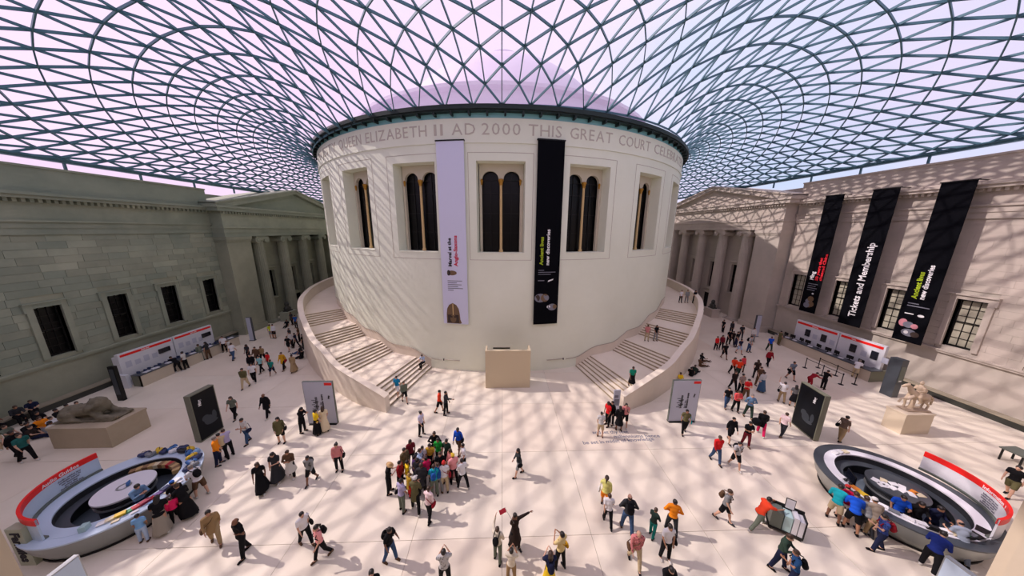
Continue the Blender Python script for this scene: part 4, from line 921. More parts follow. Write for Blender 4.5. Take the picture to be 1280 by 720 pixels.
# right desk
for k, (a, r, col, s_) in enumerate(((172, 2.0, 'black', 'headset'), (163, 1.98, 'white', 'phone'), (180, 2.0, 'orange', 'brochure'), (188, 2.02, 'yellow', 'brochure'), (196, 2.0, 'white', 'brochure'), (204, 2.02, 'white', 'brochure'), (212, 2.0, 'grey', 'brochure'), (222, 2.02, 'white', 'map'), (231, 2.0, 'white', 'map'), (240, 2.0, 'black', 'tray'), (248, 2.0, 'white', 'map'), (256, 2.02, 'cream', 'map'), (264, 2.0, 'green', 'map'), (272, 2.0, 'grey', 'tray'), (95, 2.02, 'white', 'map'), (104, 2.02, 'white', 'map'), (86, 2.02, 'cream', 'map'))):
    x, y = on_ring(RC, r, a); b = MB()
    if s_ == 'headset': b.ball((0, -.1, .07), .07, 8); b.ball((0, .1, .07), .07, 8); b.tube([(0, -.1, .1), (0, -.05, .2), (0, .05, .2), (0, .1, .1)], .015, 6)
    else:
        for q in range(3): b.obox((0, 0, .012+.022*q), (.2, .28, .02), .05*q)
    o = b.build(s_ if s_ in ('headset', 'tray', 'brochure') else ('folded_map' if s_ == 'map' else 'desk_phone'), pm(col), None, label='%s %s on the information desk counter, %s' % (col, {'map': 'folded map pile', 'phone': 'desk phone', 'headset': 'pair of headphones', 'brochure': 'brochure pile', 'tray': 'paper tray'}[s_], ['near the charcoal tip', 'beside the headphones', 'behind the queueing visitors', 'beside the next pile'][k % 4]), category={'map': 'map', 'phone': 'phone', 'headset': 'headphones', 'brochure': 'brochures', 'tray': 'tray'}[s_], group='papers and phones on the information desk'); o.location = (x, y, 1.05); o.rotation_euler = (0, 0, radians(a+rr.uniform(-15, 15)))
for k, (dx, dy, rz, col) in enumerate(((-.55, .35, .3, 'white'), (-.4, .15, -.2, 'white'), (-.2, .3, .5, 'cream'), (-.3, -.08, .1, 'white'), (.02, .12, -.4, 'white'), (-.05, -.2, .2, 'white'), (.2, -.05, .6, 'white'), (-.6, .05, -.3, 'white'), (.38, -.3, .2, 'orange'), (.45, -.45, -.2, 'cream'), (.12, -.4, .9, 'white'))):
    b = MB(); b.obox((0, 0, .006), (.3, .21, .012), 0); b.obox((.01, .01, .016), (.28, .2, .008), .1); o = b.build('paper_sheet', pm(col), None, label='%s paper on the dark round table, %s' % (col, ['at the far edge', 'beside the far one', 'behind the middle', 'over the near one', 'in the middle', 'before the middle', 'towards the screen', 'at the left rim', 'at the near rim', 'last at the near rim', 'below the middle'][k]), category='paper', group='papers on the dark round table'); o.location = (18.4+dx, 9.75+dy, .95); o.rotation_euler = (0, 0, rz)
for a, rz in ((-98, 140), (-84, 130), (-66, 80), (-122, 160)):
    x, y = on_ring(RC, 2.02, a)
    o = empty('laptop', (x, y, 1.05), radians(a+90), label='open black laptop on the information desk, %s' % {-98: 'before the member of staff in navy', -84: 'between two other laptops', -66: 'next to the curved screen end', -122: 'before the staff in bright blue'}[a], category='laptop', group='black laptops on the information desk')
    b = MB(); b.box(-.2, .2, -.14, .14, 0, .02); b.build('laptop_base', 'black', o); b = MB(); b.obox((0, -.2, .13), (.4, .015, .26), 0, radians(25)); b.build('laptop_lid', 'black', o)
monitor((16.75, 10.2, .72), radians(60), 'large black monitor on the inner shelf of the information desk', 'monitor inside the information desk', .62, .42)
o = T('ring_light_loop', 'silver hoop standing on the inner shelf of the information desk', 'hoop'); b = MB(); b.circ((17.3, 8.35), .2, .24, .76, .8, n=28); b.circ((17.3, 8.35), .05, .22, .72, .76, n=20); b.build('hoop_ring', 'silver', o)
# wheeled donation and ticket machine by the pushing visitor
o = T('wheeled_kiosk', 'wheeled grey kiosk with clear boxes and a framed notice', 'kiosk')
R_ = lambda x, y, z: (12.05+.72*(x*cos(.62)+y*sin(.62)), 8.75+.72*(y*cos(.62)-x*sin(.62)), z)
def kb(nm, x0, x1, y0, y1, z0, z1, m_, par=o):
    b = MB(); P = [R_(x, y, 0)[:2] for x, y in ((x0, y0), (x1, y0), (x1, y1), (x0, y1))]; b.prism(P, z0, z1); return b.build(nm, m_, par)
kb('kiosk_base', -.75, .75, -.35, .35, .1, .18, 'black'); kb('kiosk_body', -.7, -.2, -.32, .32, .18, .95, 'greensteel'); kb('clear_box', -.15, .2, -.3, .3, .18, .9, 'clear'); kb('leaflet_box', .24, .46, -.3, .3, .18, .98, 'white'); kb('leaflet_box', .5, .7, -.3, .3, .18, .9, 'white')
kb('kiosk_rail', -.75, .78, .34, .4, .18, 1.05, 'dark_frame'); kb('kiosk_end', .7, .76, -.33, .36, .18, 1.0, 'dark_frame')
f = kb('notice_frame', -.12, .3, .2, .23, 1.0, 1.5, 'dark_frame'); kb('notice_sheet', -.09, .27, .185, .2, 1.03, 1.47, 'white', f)
for x, y in ((-.65, -.28), (-.65, .28), (.65, -.28), (.65, .28)): b = MB(); b.ball(R_(x, y, .055), .055, 8); b.build('wheel', 'black', o)
o = T('low_table', 'dark green topped low table beside the walker in black at the far side', 'table'); b = MB(); b.box(28.1, 29.1, 11.3, 12.1, .7, .76); b.build('table_top', 'greensteel', o)
for x, y in ((28.2, 11.4), (29.0, 11.4), (28.2, 12.0), (29.0, 12.0)): b = MB(); b.box(x-.03, x+.03, y-.03, y+.03, 0, .7); b.build('leg', 'dark_frame', o)
GROUPS = ['visitors walking across the court', 'visitors in the distance by the temple fronts', 'visitors at the wall counters', 'visitors seated along the wall', 'visitors leaning on the round desks', 'visitors gathered around a guide', 'visitors in the middle of the floor', 'visitors on the curved stairs', 'visitors in the crowd on the sunlit side']
PEOPLE = [   # x, y, z (projected from foot pixels in the image), heading (0 towards the drum, 90 towards the sunlit wall), pose, outfit, colours, hair, size, group, label, bag
    (-11.56, 8.95, 0.00, 135, 'walk', 'trousers', 'tan', 'khaki', 'short', 1.00, 0, 'person in tan jacket and khaki trousers walking away from the shaded desk', 'satchel:brown'),
    (-10.01, 8.52, 0.00, 200, 'elbows', 'trousers', 'black', 'black', 'bald', 1.05, 0, 'person all in black striding with bent arms on the pink floor', ''),
    (-11.61, 11.19, 0.00, 150, 'walk', 'dress', 'black', 'black', 'long', 1.00, 0, 'person in long black dress leading a row of four walkers', ''),
    (-11.29, 11.74, 0.00, 170, 'bend_arm', 'dress', 'charcoal', 'black', 'long', 1.00, 0, 'person with long dark hair in black dress holding a white paper', ''),
    (-10.74, 11.91, 0.00, 165, 'cross', 'skirted', 'brown', 'black', 'short', 1.00, 0, 'person in brown top and pale tunic with crossed arms', ''),
    (-9.54, 11.60, 0.00, 175, 'walk2', 'shorts', 'grey', 'black', 'short', 0.95, 0, 'person in grey shirt and black shorts at the end of the walking row', 'backpack:dark'),
    (-8.55, 12.23, 0.00, 165, 'stand', 'trousers', 'rose', 'black', 'bun', 1.00, 0, 'person in rose patterned top carrying a black shoulder bag', 'handbag:black'),
    (-7.91, 8.79, 0.00, 120, 'walk', 'trousers', 'white', 'black', 'short', 1.00, 0, 'person in white shirt and dark trousers beside a pink backpacker', 'handbag:black'),
    (-6.92, 8.32, 0.00, 210, 'walk2', 'trousers', 'pink', 'black', 'ponytail', 1.00, 0, 'person in pink shirt with black backpack and dark trousers', 'backpack:black'),
    (-15.21, 12.75, 0.00, 60, 'stand', 'trousers', 'orange', 'navy', 'grey', 1.00, 0, 'person in orange shirt and dark jeans by the dark poster box', ''),
    (-15.22, 13.06, 0.00, 300, 'cross', 'trousers', 'beige', 'black', 'short', 1.00, 0, 'person in beige shirt facing the orange shirted person', ''),
    (-15.18, 13.33, 0.00, 290, 'phone', 'trousers', 'lilac', 'black', 'short', 1.00, 0, 'person in lilac shirt at the back of the trio by the poster box', ''),
    (-15.05, 14.31, 0.00, 190, 'bend_arm', 'trousers', 'offwhite', 'jeans', 'short', 1.00, 0, 'person in off white shirt and jeans with a dark shoulder bag', 'handbag:navy'),
    (-13.08, 14.26, 0.00, 160, 'stand', 'shorts', 'olive', 'black', 'long', 1.00, 0, 'person in dark olive coat with bare legs and a round black bag', 'handbag:black'),
    (-12.45, 15.09, 0.00, 90, 'phone', 'trousers', 'black', 'black', 'long', 1.00, 0, 'person in black coat looking at a phone left of the pale board', ''),
    (-11.42, 14.87, 0.00, 30, 'stand', 'longskirt', 'yellow', 'black', 'bun', 1.00, 0, 'person in yellow shirt and long black skirt reading the pale board', ''),
    (-11.10, 15.13, 0.00, 330, 'stand', 'dress', 'cream', 'cream', 'long', 1.00, 0, 'person in cream dress beside the yellow shirt before the pale board', ''),
    (-17.79, 16.47, 0.00, 170, 'walk', 'trousers', 'greygreen', 'black', 'long', 1.00, 0, 'person in grey green top and black trousers walking towards the viewer', ''),
    (-15.76, 16.58, 0.00, 180, 'walk', 'trousers', 'black', 'black', 'bald', 1.05, 0, 'person in black suit walking alone on the shaded floor', ''),
    (-20.40, 20.13, 0.00, 160, 'walk2', 'trousers', 'olive', 'beige', 'short', 1.00, 0, 'person in olive top and beige trousers taking a long step', ''),
    (-20.44, 20.94, 0.00, 150, 'walk', 'trousers', 'white', 'black', 'short', 1.00, 0, 'person in white printed shirt just behind the olive walker', ''),
    (-21.85, 22.44, 0.00, 160, 'stand', 'trousers', 'black', 'black', 'short', 1.05, 0, 'person in black shirt within the group by the display wall', ''),
    (-21.15, 22.50, 0.00, 190, 'walk', 'trousers', 'aqua', 'black', 'short', 0.95, 0, 'person in pale aqua shirt within the group by the display wall', ''),
    (-20.85, 22.98, 0.00, 200, 'stand', 'trousers', 'red', 'black', 'long', 1.00, 0, 'person in red top behind the teal skirt', ''),
    (-19.81, 22.00, 0.00, 170, 'walk2', 'shorts', 'teal', 'navy', 'short', 0.90, 0, 'person in teal top and dark blue shorts', ''),
    (-22.96, 24.21, 0.00, 180, 'walk', 'trousers', 'brown', 'black', 'short', 1.00, 0, 'person in brown jacket at the back of the shaded group', ''),
    (-22.63, 24.44, 0.00, 170, 'walk2', 'trousers', 'tan', 'black', 'short', 1.00, 0, 'person in tan and black at the back of the shaded group', ''),
    (-24.26, 24.79, 0.00, 190, 'stand', 'trousers', 'charcoal', 'black', 'long', 1.00, 0, 'person in charcoal nearest the display wall', ''),
    (-19.59, 22.96, 0.00, 180, 'walk', 'trousers', 'gold', 'black', 'short', 1.00, 0, 'person in gold jacket with a red bag walking past the stair', 'handbag:red'),
    (-18.47, 22.60, 0.00, 160, 'walk2', 'dress', 'khaki', 'khaki', 'bun', 1.00, 0, 'person in khaki dress beside the gold jacket', ''),
    (-22.09, 26.85, 0.00, 170, 'walk', 'shorts', 'black', 'black', 'short', 1.00, 1, 'small person in black shorts near the outer foot of the stair', ''),
    (-26.58, 30.25, 0.00, 170, 'stand', 'shorts', 'lime', 'grey', 'short', 1.00, 1, 'person in lime shirt before the shaded temple front', ''),
    (-26.24, 30.25, 0.00, 180, 'stand', 'shorts', 'white', 'black', 'short', 1.00, 1, 'person in white shirt beside the lime shirt', ''),
    (-28.34, 26.69, 0.00, 150, 'stand', 'trousers', 'white', 'black', 'short', 1.00, 2, 'person in white shirt at the far end of the service counter', ''),
    (-27.02, 25.94, 0.00, 210, 'stand', 'trousers', 'offwhite', 'grey', 'grey', 1.00, 2, 'person in off white shirt behind the walker in jeans', ''),
    (-25.85, 24.90, 0.00, 350, 'walk', 'trousers', 'white', 'jeans', 'short', 1.00, 2, 'person in white shirt and blue jeans walking to the service counter', ''),
    (-28.64, 24.79, 0.00, 270, 'stand', 'trousers', 'greygreen', 'greygreen', 'short', 1.00, 2, 'person in grey green leaning at the middle of the service counter', ''),
    (-28.41, 25.23, 0.00, 260, 'stand', 'trousers', 'charcoal', 'brown', 'long', 1.00, 2, 'person in charcoal and brown beside the grey green person at the counter', ''),
    (-28.35, 23.26, 0.00, 250, 'stand', 'trousers', 'offwhite', 'black', 'short', 1.00, 2, 'person in off white top and black trousers at the service counter', ''),
    (-28.41, 22.71, 0.00, 280, 'bend', 'trousers', 'black', 'black', 'short', 1.00, 2, 'person in black bending over a trolley at the service counter', ''),
    (-22.41, 27.75, 0.00, 200, 'stand', 'trousers', 'offwhite', 'black', 'short', 1.00, 1, 'person in off white top in the knot of people below the stair wall', ''),
    (-21.87, 27.64, 0.00, 260, 'walk', 'trousers', 'navy', 'black', 'short', 1.00, 1, 'person in navy in the knot of people below the stair wall', ''),
    (-22.71, 29.24, 0.00, 230, 'stand', 'trousers', 'brown', 'black', 'long', 1.00, 1, 'person in brown at the back of the knot below the stair wall', ''),
    (-23.68, 29.25, 0.00, 200, 'stand', 'shorts', 'charcoal', 'grey', 'short', 0.95, 1, 'person in charcoal shorts at the edge of the knot below the stair wall', ''),
    (-26.20, 33.57, 0.00, 180, 'stand', 'trousers', 'blue', 'black', 'short', 1.00, 1, 'person in bright blue far back beside the stair wall', ''),
    (-27.58, 34.78, 0.00, 200, 'stand', 'trousers', 'charcoal', 'black', 'short', 1.00, 1, 'person in dark clothes behind the bright blue person', ''),
    (-27.84, 34.18, 0.00, 170, 'sitfloor', 'trousers', 'black', 'black', 'short', 1.00, 1, 'person in black sitting on the ground by the shaded bust', ''),
    (-19.56, 25.12, 0.00, 270, 'sitfloor', 'trousers', 'black', 'black', 'short', 1.00, 1, 'person in black sitting with legs out against the stair wall', ''),
    (-20.46, 26.19, 0.00, 270, 'sitfloor', 'trousers', 'charcoal', 'jeans', 'long', 1.00, 1, 'person in charcoal sitting against the stair wall farther up', ''),
    (-20.72, 27.13, 0.00, 260, 'stand', 'trousers', 'black', 'charcoal', 'long', 1.00, 1, 'person in black standing tight against the stair wall', ''),
    (-20.28, 16.68, 0.00, 60, 'stand', 'trousers', 'white', 'black', 'short', 1.00, 0, 'person in white shirt half hidden behind the shaded poster box', ''),
    (-25.61, 13.22, 0.00, 95, 'walk', 'trousers', 'darkteal', 'black', 'short', 1.05, 3, 'person in dark teal shirt walking along the seated row', ''),
    (-26.47, 13.46, 0.00, 80, 'walk2', 'trousers', 'black', 'black', 'short', 1.00, 3, 'person in black just behind the dark teal walker', ''),
    (-14.20, 10.98, 0.00, 285, 'lean', 'shorts', 'white', 'brown', 'grey', 1.00, 4, 'person in white shirt and brown shorts with black backpack at the shaded desk', 'backpack:black'),
    (-13.77, 10.05, 0.00, 285, 'lean', 'dress', 'black', 'black', 'bun', 1.00, 4, 'person in long black dress leaning over the shaded desk', ''),
    (-14.06, 9.82, 0.00, 300, 'stand', 'trousers', 'hotpink', 'black', 'short', 0.75, 4, 'small child in hot pink at the shaded desk', ''),
    (-14.11, 9.38, 0.00, 320, 'lean', 'longskirt', 'black', 'greyskirt', 'long', 1.00, 4, 'person with black hair and pale pleated skirt at the shaded desk', ''),
    (-14.48, 9.06, 0.00, 330, 'stand', 'trousers', 'skyblue', 'paleblue', 'short', 0.80, 4, 'child in sky blue shirt and pale trousers at the shaded desk', ''),
    (-14.28, 10.20, 0.00, 300, 'lean', 'trousers', 'black', 'black', 'bluecap', 0.95, 4, 'person in a blue cap leaning between the dress and the book piles', ''),
    (-5.44, 10.90, 0.00, 75, 'phone', 'trousers', 'black', 'black', 'strawhat', 1.00, 5, 'person in straw hat and black taking a picture of the group', ''),
    (-4.96, 11.05, 0.00, 100, 'stand', 'trousers', 'redpat', 'black', 'short', 1.00, 5, 'person in dark red dress top beside the straw hat', ''),
    (-4.51, 10.00, 0.00, 30, 'stand', 'trousers', 'lilac', 'greygreen', 'short', 1.00, 5, 'person in lilac shirt and grey trousers with black bag at the group edge', 'handbag:black'),
    (-3.88, 9.94, 0.00, 10, 'spread', 'trousers', 'olive', 'black', 'whitecap', 1.05, 5, 'person in olive jacket and white cap with legs apart', ''),
    (-3.20, 9.58, 0.00, 20, 'bend_arm', 'trousers', 'palepink', 'black', 'short', 1.00, 5, 'person in pale pink shirt standing nearest the viewer behind the group', 'satchel:red'),
    (-3.79, 10.69, 0.00, 0, 'stand', 'trousers', 'darkgrey', 'black', 'short', 1.05, 5, 'person in dark grey hooded jacket in the heart of the group', ''),
    (-3.22, 10.72, 0.00, 350, 'stand', 'trousers', 'turquoise', 'greygreen', 'short', 1.00, 5, 'person in turquoise shirt at the front of the group', 'backpack:blue'),
    (-3.03, 10.83, 0.00, 340, 'stand', 'trousers', 'blue', 'grey', 'short', 1.00, 5, 'person in blue shirt pressed beside the turquoise one', ''),
    (-2.78, 10.87, 0.00, 350, 'stand', 'trousers', 'white', 'beige', 'redcap', 1.00, 5, 'person in red cap and beige trousers', 'satchel:red'),
    (-1.91, 11.01, 0.00, 330, 'spread', 'trousers', 'white', 'black', 'short', 1.00, 5, 'person in white shirt and black trousers stepping at the group edge', ''),
    (-2.40, 11.32, 0.00, 330, 'stand', 'trousers', 'pink', 'black', 'yellowcap', 1.00, 5, 'person in yellow cap and pink shirt', ''),
    (-1.98, 12.05, 0.00, 250, 'stand', 'shorts', 'white', 'black', 'short', 1.00, 5, 'person in white shirt and dark shorts at the back edge of the group', ''),
    (-2.46, 13.28, 0.00, 200, 'walk', 'shorts', 'royal', 'brown', 'short', 1.00, 6, 'person in royal blue shirt approaching the group from behind', 'handbag:black'),
    (-3.39, 12.44, 0.00, 190, 'stand', 'trousers', 'green', 'black', 'short', 1.00, 5, 'person in bright green shirt facing the viewer in the group', ''),
    (-3.75, 12.10, 0.00, 180, 'stand', 'longskirt', 'mustard', 'black', 'long', 1.00, 5, 'person in mustard top and black skirt with long hair', ''),
    (-3.67, 12.81, 0.00, 180, 'elbows', 'trousers', 'black', 'black', 'short', 1.08, 5, 'tall person in black with a raised elbow behind the green shirt', ''),
    (-4.85, 12.38, 0.00, 150, 'stand', 'trousers', 'maroon', 'black', 'long', 1.00, 5, 'person in maroon with long hair at the back of the group', ''),
    (-4.99, 11.80, 0.00, 120, 'stand', 'trousers', 'floral', 'black', 'short', 1.00, 5, 'person in floral shirt at the back edge of the group by the maroon one', ''),
    (-4.18, 11.69, 0.00, 100, 'point', 'trousers', 'paleblue', 'black', 'short', 1.00, 5, 'person in pale blue shirt stretching an arm into the group', 'backpack:dark'),
    (-2.91, 12.33, 0.00, 200, 'stand', 'trousers', 'darkgreen', 'black', 'short', 1.00, 5, 'person in dark green beside the bright green shirt', ''),
    (-2.59, 11.74, 0.00, 230, 'stand', 'longskirt', 'rose', 'rose', 'long', 1.00, 5, 'person in rose top and long skirt inside the group', ''),
    (-3.71, 11.32, 0.00, 320, 'stand', 'trousers', 'hotpink', 'black', 'short', 0.90, 5, 'person in crimson pink bending in the middle of the group', ''),
    (-4.67, 11.21, 0.00, 60, 'stand', 'trousers', 'yellow', 'black', 'short', 0.85, 5, 'child in yellow at the near side of the group by the red dress top', ''),
    (-4.42, 10.71, 0.00, 40, 'stand', 'trousers', 'mustard', 'red', 'blonde', 0.75, 5, 'blonde child in front of the olive jacket', ''),
    (-4.35, 11.33, 0.00, 60, 'stand', 'trousers', 'purple', 'black', 'short', 0.95, 5, 'person in purple inside the group', ''),
    (-4.11, 11.07, 0.00, 20, 'stand', 'trousers', 'charcoal', 'navy', 'short', 1.00, 5, 'person in charcoal next to the purple one', ''),
    (-3.07, 11.48, 0.00, 180, 'stand', 'trousers', 'black', 'black', 'short', 1.02, 5, 'guide in black facing the viewer at the centre of the gathering', ''),
    (-4.11, 12.01, 0.00, 160, 'stand', 'trousers', 'white', 'black', 'short', 0.95, 5, 'person in white T shirt half hidden behind the pale blue shirt', ''),
    (-5.00, 14.64, 0.00, 110, 'stand', 'trousers', 'palelilac', 'black', 'bun', 1.00, 6, 'person in white blouse walking alone above the group', ''),
    (-4.40, 16.81, 0.00, 90, 'walk', 'shorts', 'redorange', 'black', 'short', 1.00, 6, 'person in red orange top walking below the boarded enclosure', ''),
    (-3.88, 16.55, 0.00, 100, 'point', 'trousers', 'charcoal', 'black', 'short', 1.03, 6, 'person in charcoal pointing towards the boarded enclosure', ''),
    (-7.18, 17.99, 0.00, 150, 'walk', 'shorts', 'greygreen', 'black', 'short', 1.00, 6, 'person in grey green stepping off the lowest stair', ''),
    (-7.84, 18.54, 0.14, 190, 'walk', 'shorts', 'cyanblue', 'white', 'short', 1.00, 7, 'person in bright blue shirt coming down the lowest steps on the grey wall side', ''),
    (-7.07, 22.64, 0.28, 200, 'sitstep', 'trousers', 'paleblue', 'black', 'short', 1.00, 7, 'person in pale blue sitting on the steps against the drum', ''),
    (-4.29, 8.11, 0.00, 110, 'bend_arm', 'trousers', 'black', 'jeans', 'short', 1.00, 6, 'person in black vest and jeans walking towards the middle', 'backpack:black'),
    (-2.02, 7.28, 0.00, 350, 'camera', 'trousers', 'whiteblack', 'black', 'short', 1.00, 6, 'person in black and white top taking a photograph at the lower edge', ''),
    (-4.22, 6.74, 0.00, 160, 'camera', 'trousers', 'black', 'black', 'short', 1.00, 6, 'person in black holding up a camera at the lower edge', ''),
    (0.89, 11.69, 0.00, 255, 'walk', 'shorts', 'darkpat', 'grey', 'long', 0.97, 6, 'person in dark patterned top hurrying alone across the open floor', 'handbag:black'),
    (0.49, 8.43, 0.00, 150, 'raise', 'skirted', 'brownblack', 'black', 'short', 1.00, 6, 'guide in dark clothes holding up a small flag on a rod', ''),
    (-0.18, 7.97, 0.00, 20, 'raise1', 'trousers', 'beigewhite', 'greygreen', 'short', 1.00, 6, 'person in cream shirt raising one hand towards the guide', 'backpack:black'),
    (0.33, 7.33, 0.00, 10, 'camera', 'trousers', 'beigewhite', 'tan', 'short', 0.95, 6, 'person in cream top taking a picture below the guide', ''),
    (1.67, 7.13, 0.00, 0, 'camera', 'longskirt', 'navy', 'yellow', 'long', 1.00, 6, 'person in navy with a yellow skirt seen from behind', 'backpack:navy'),
    (2.19, 7.70, 0.00, 330, 'camera', 'trousers', 'mustardw', 'black', 'short', 1.00, 6, 'person in pale yellow top with arms up beside the navy backpack', 'satchel:orange'),
    (6.88, 15.20, 0.00, 250, 'stand', 'trousers', 'red', 'black', 'short', 1.02, 6, 'person in red polo shirt at the floor inscription', ''),
    (6.06, 14.24, 0.00, 10, 'stand', 'shorts', 'palegrey', 'beige', 'short', 1.00, 6, 'person in pale grey shirt and shorts at the floor inscription', ''),
    (7.20, 15.34, 0.00, 240, 'stand', 'trousers', 'black', 'black', 'short', 1.00, 6, 'person in black behind the red polo shirt', 'handbag:black'),
    (7.44, 14.75, 0.00, 10, 'stand', 'shortdress', 'black', 'black', 'long', 1.00, 6, 'person in short black dress at the floor inscription', ''),
    (7.99, 15.17, 0.00, 200, 'walk', 'shorts', 'rose', 'black', 'short', 1.00, 6, 'person in rose and black behind the short black dress', 'backpack:dark'),
    (11.48, 14.44, 0.00, 200, 'walk2', 'trousers', 'olive', 'black', 'short', 1.00, 6, 'person in olive top carrying a cyan bag before the pale board', 'handbag:cyan'),
    (4.69, 9.89, 0.00, 30, 'bend_arm', 'shorts', 'paleyellow', 'orange', 'ponytail', 1.00, 6, 'person in pale yellow top with orange at the back of the pair', 'handbag:white'),
    (4.57, 9.16, 0.00, 10, 'walk', 'trousers', 'white', 'black', 'short', 0.95, 6, 'person in white top walking before the pale yellow top', ''),
    (5.28, 8.86, 0.00, 10, 'elbows', 'trousers', 'charcoal', 'jeans', 'bald', 1.08, 6, 'broad person in charcoal shirt and blue jeans seen from behind', 'backpack:black'),
    (6.23, 8.65, 0.00, 60, 'cross', 'trousers', 'blackgreen', 'teal', 'short', 0.85, 6, 'child in black and green between the jeans and the orange shirt', ''),
    (7.09, 8.71, 0.00, 20, 'elbows', 'trousers', 'orange', 'charcoal', 'short', 1.00, 6, 'person in orange shirt with hands at the head', ''),
    (5.05, 7.74, 0.00, 190, 'walk', 'trousers', 'pinkcheck', 'beige', 'bald', 1.05, 6, 'person in pink checked shirt with a brown satchel', 'satchel:brown'),
    (6.32, 7.88, 0.00, 180, 'stand', 'trousers', 'white', 'black', 'short', 1.00, 6, 'person in white top and black trousers next to the pink checked shirt', 'handbag:black'),
    (5.59, 6.69, 0.00, 180, 'phone', 'trousers', 'black', 'black', 'short', 1.00, 6, 'person in black looking down at the lower edge', ''),
    (9.73, 9.22, 0.00, 150, 'walk', 'shorts', 'grey', 'black', 'short', 1.00, 6, 'person in grey top and black trousers with a brown backpack', 'backpack:brown'),
    (10.99, 8.89, 0.00, 85, 'push', 'trousers', 'redorange', 'greygreen', 'short', 1.00, 6, 'person in red orange top pushing the wheeled kiosk', ''),
    (10.45, 7.46, 0.00, 150, 'spread', 'trousers', 'darkgreen', 'navy', 'short', 1.05, 6, 'person in dark green shirt with legs apart below the kiosk', ''),
    (10.36, 6.87, 0.00, 300, 'bend_arm', 'trousers', 'blueshirt', 'navy', 'short', 1.00, 6, 'person in blue shirt at the lower edge below the kiosk', 'backpack:black'),
    (11.79, 12.25, 0.00, 190, 'walk', 'trousers', 'red', 'jeans', 'short', 1.05, 6, 'person in red shirt and jeans walking towards the viewer', ''),
    (13.77, 13.66, 0.00, 190, 'walk2', 'shorts', 'black', 'black', 'short', 1.02, 6, 'person in black sleeveless top and shorts behind the red shirt', ''),
    (14.50, 13.33, 0.00, 195, 'cross', 'trousers', 'black', 'maroon', 'short', 1.02, 6, 'person in black shirt with folded arms', ''),
    (12.56, 11.87, 0.00, 190, 'walk', 'shorts', 'whiteblack', 'black', 'short', 1.00, 6, 'person in white top with black straps beside the red shirt', 'backpack:black'),
    (16.21, 14.12, 0.00, 40, 'walk', 'trousers', 'black', 'hotpink', 'short', 1.02, 8, 'person in black coat and hot pink trousers with a black sack', 'sack:black'),
    (17.46, 14.02, 0.00, 80, 'walk', 'trousers', 'palepink', 'charcoal', 'short', 1.00, 8, 'person in pale pink shirt passing behind the poster box', ''),
    (20.55, 21.35, 0.00, 190, 'walk', 'trousers', 'redorange', 'black', 'long', 0.98, 8, 'first of three people in orange tops', ''),
    (20.66, 20.94, 0.00, 200, 'walk2', 'trousers', 'orangered', 'darkgreen', 'short', 0.98, 8, 'middle one of three people in orange tops nearest the viewer', ''),
    (21.61, 21.60, 0.00, 170, 'stand', 'trousers', 'redwhite', 'black', 'short', 0.98, 8, 'person in red and white behind the two orange tops', ''),
    (18.59, 19.03, 0.00, 190, 'walk', 'trousers', 'brownblack', 'black', 'short', 1.00, 8, 'person in brown and black walking behind the jeans', ''),
    (16.24, 16.87, 0.00, 200, 'walk2', 'trousers', 'black', 'jeans', 'short', 1.00, 8, 'person in black vest and pale jeans', 'handbag:black'),
    (18.71, 18.48, 0.00, 180, 'stand', 'trousers', 'stripe', 'black', 'short', 1.00, 8, 'person in striped shirt before the red shirt with text', ''),
    (18.37, 17.67, 0.00, 180, 'cross', 'trousers', 'red', 'brown', 'short', 1.05, 8, 'person in printed red shirt in the middle of the sunlit crowd', ''),
    (16.53, 16.41, 0.00, 190, 'cross', 'trousers', 'coral', 'black', 'long', 0.97, 8, 'person in coral top and black trousers', ''),
    (16.85, 15.74, 0.00, 200, 'elbows', 'trousers', 'steelblue', 'darkgreen', 'grey', 1.07, 8, 'broad person in steel blue shirt and green trousers', ''),
    (21.21, 19.55, 0.00, 190, 'stand', 'trousers', 'brown', 'brown', 'short', 1.00, 8, 'person in brown with a black bag in the sunlit crowd', 'handbag:black'),
    (22.06, 20.65, 0.00, 20, 'stand', 'trousers', 'brownblack', 'black', 'long', 1.00, 8, 'person in brown and black behind the brown one', ''),
    (20.64, 18.66, 0.00, 0, 'stand', 'longskirt', 'palegrey', 'denim', 'bun', 1.00, 8, 'person in pale grey top and long denim skirt', ''),
    (24.98, 20.46, 0.00, 190, 'walk', 'shorts', 'greyblue', 'black', 'short', 1.00, 8, 'person in grey blue shirt and dark shorts before the queue posts', 'satchel:black'),
    (20.91, 17.32, 0.00, 30, 'raise1', 'trousers', 'white', 'khaki', 'short', 1.00, 8, 'person in white shirt raising a hand before the poster box', 'handbag:black'),
    (21.26, 16.84, 0.00, 40, 'stand', 'shortdress', 'greyblack', 'black', 'long', 1.00, 8, 'person in grey top and short black skirt by the poster box', ''),
    (25.23, 19.24, 0.00, 90, 'bend', 'trousers', 'maroonred', 'maroonred', 'short', 0.95, 8, 'person in maroon partly hidden behind the poster box', ''),
    (26.17, 18.99, 0.00, 90, 'phone', 'trousers', 'black', 'black', 'short', 1.00, 8, 'person in black holding a phone near the queue posts', ''),
    (27.79, 31.25, 0.00, 270, 'stand', 'trousers', 'black', 'black', 'short', 1.00, 1, 'person in black farthest back by the stair on the sunlit side', ''),
    (25.43, 27.64, 0.00, 180, 'stand', 'trousers', 'black', 'black', 'short', 1.05, 1, 'person in black in the far knot on the sunlit side', ''),
    (28.37, 30.71, 0.00, 180, 'stand', 'trousers', 'charcoal', 'black', 'long', 1.02, 1, 'person in charcoal in the far knot by the temple front', ''),
    (25.86, 27.64, 0.00, 200, 'walk', 'trousers', 'brownblack', 'black', 'short', 1.00, 1, 'person in brown and black walking in the far knot', ''),
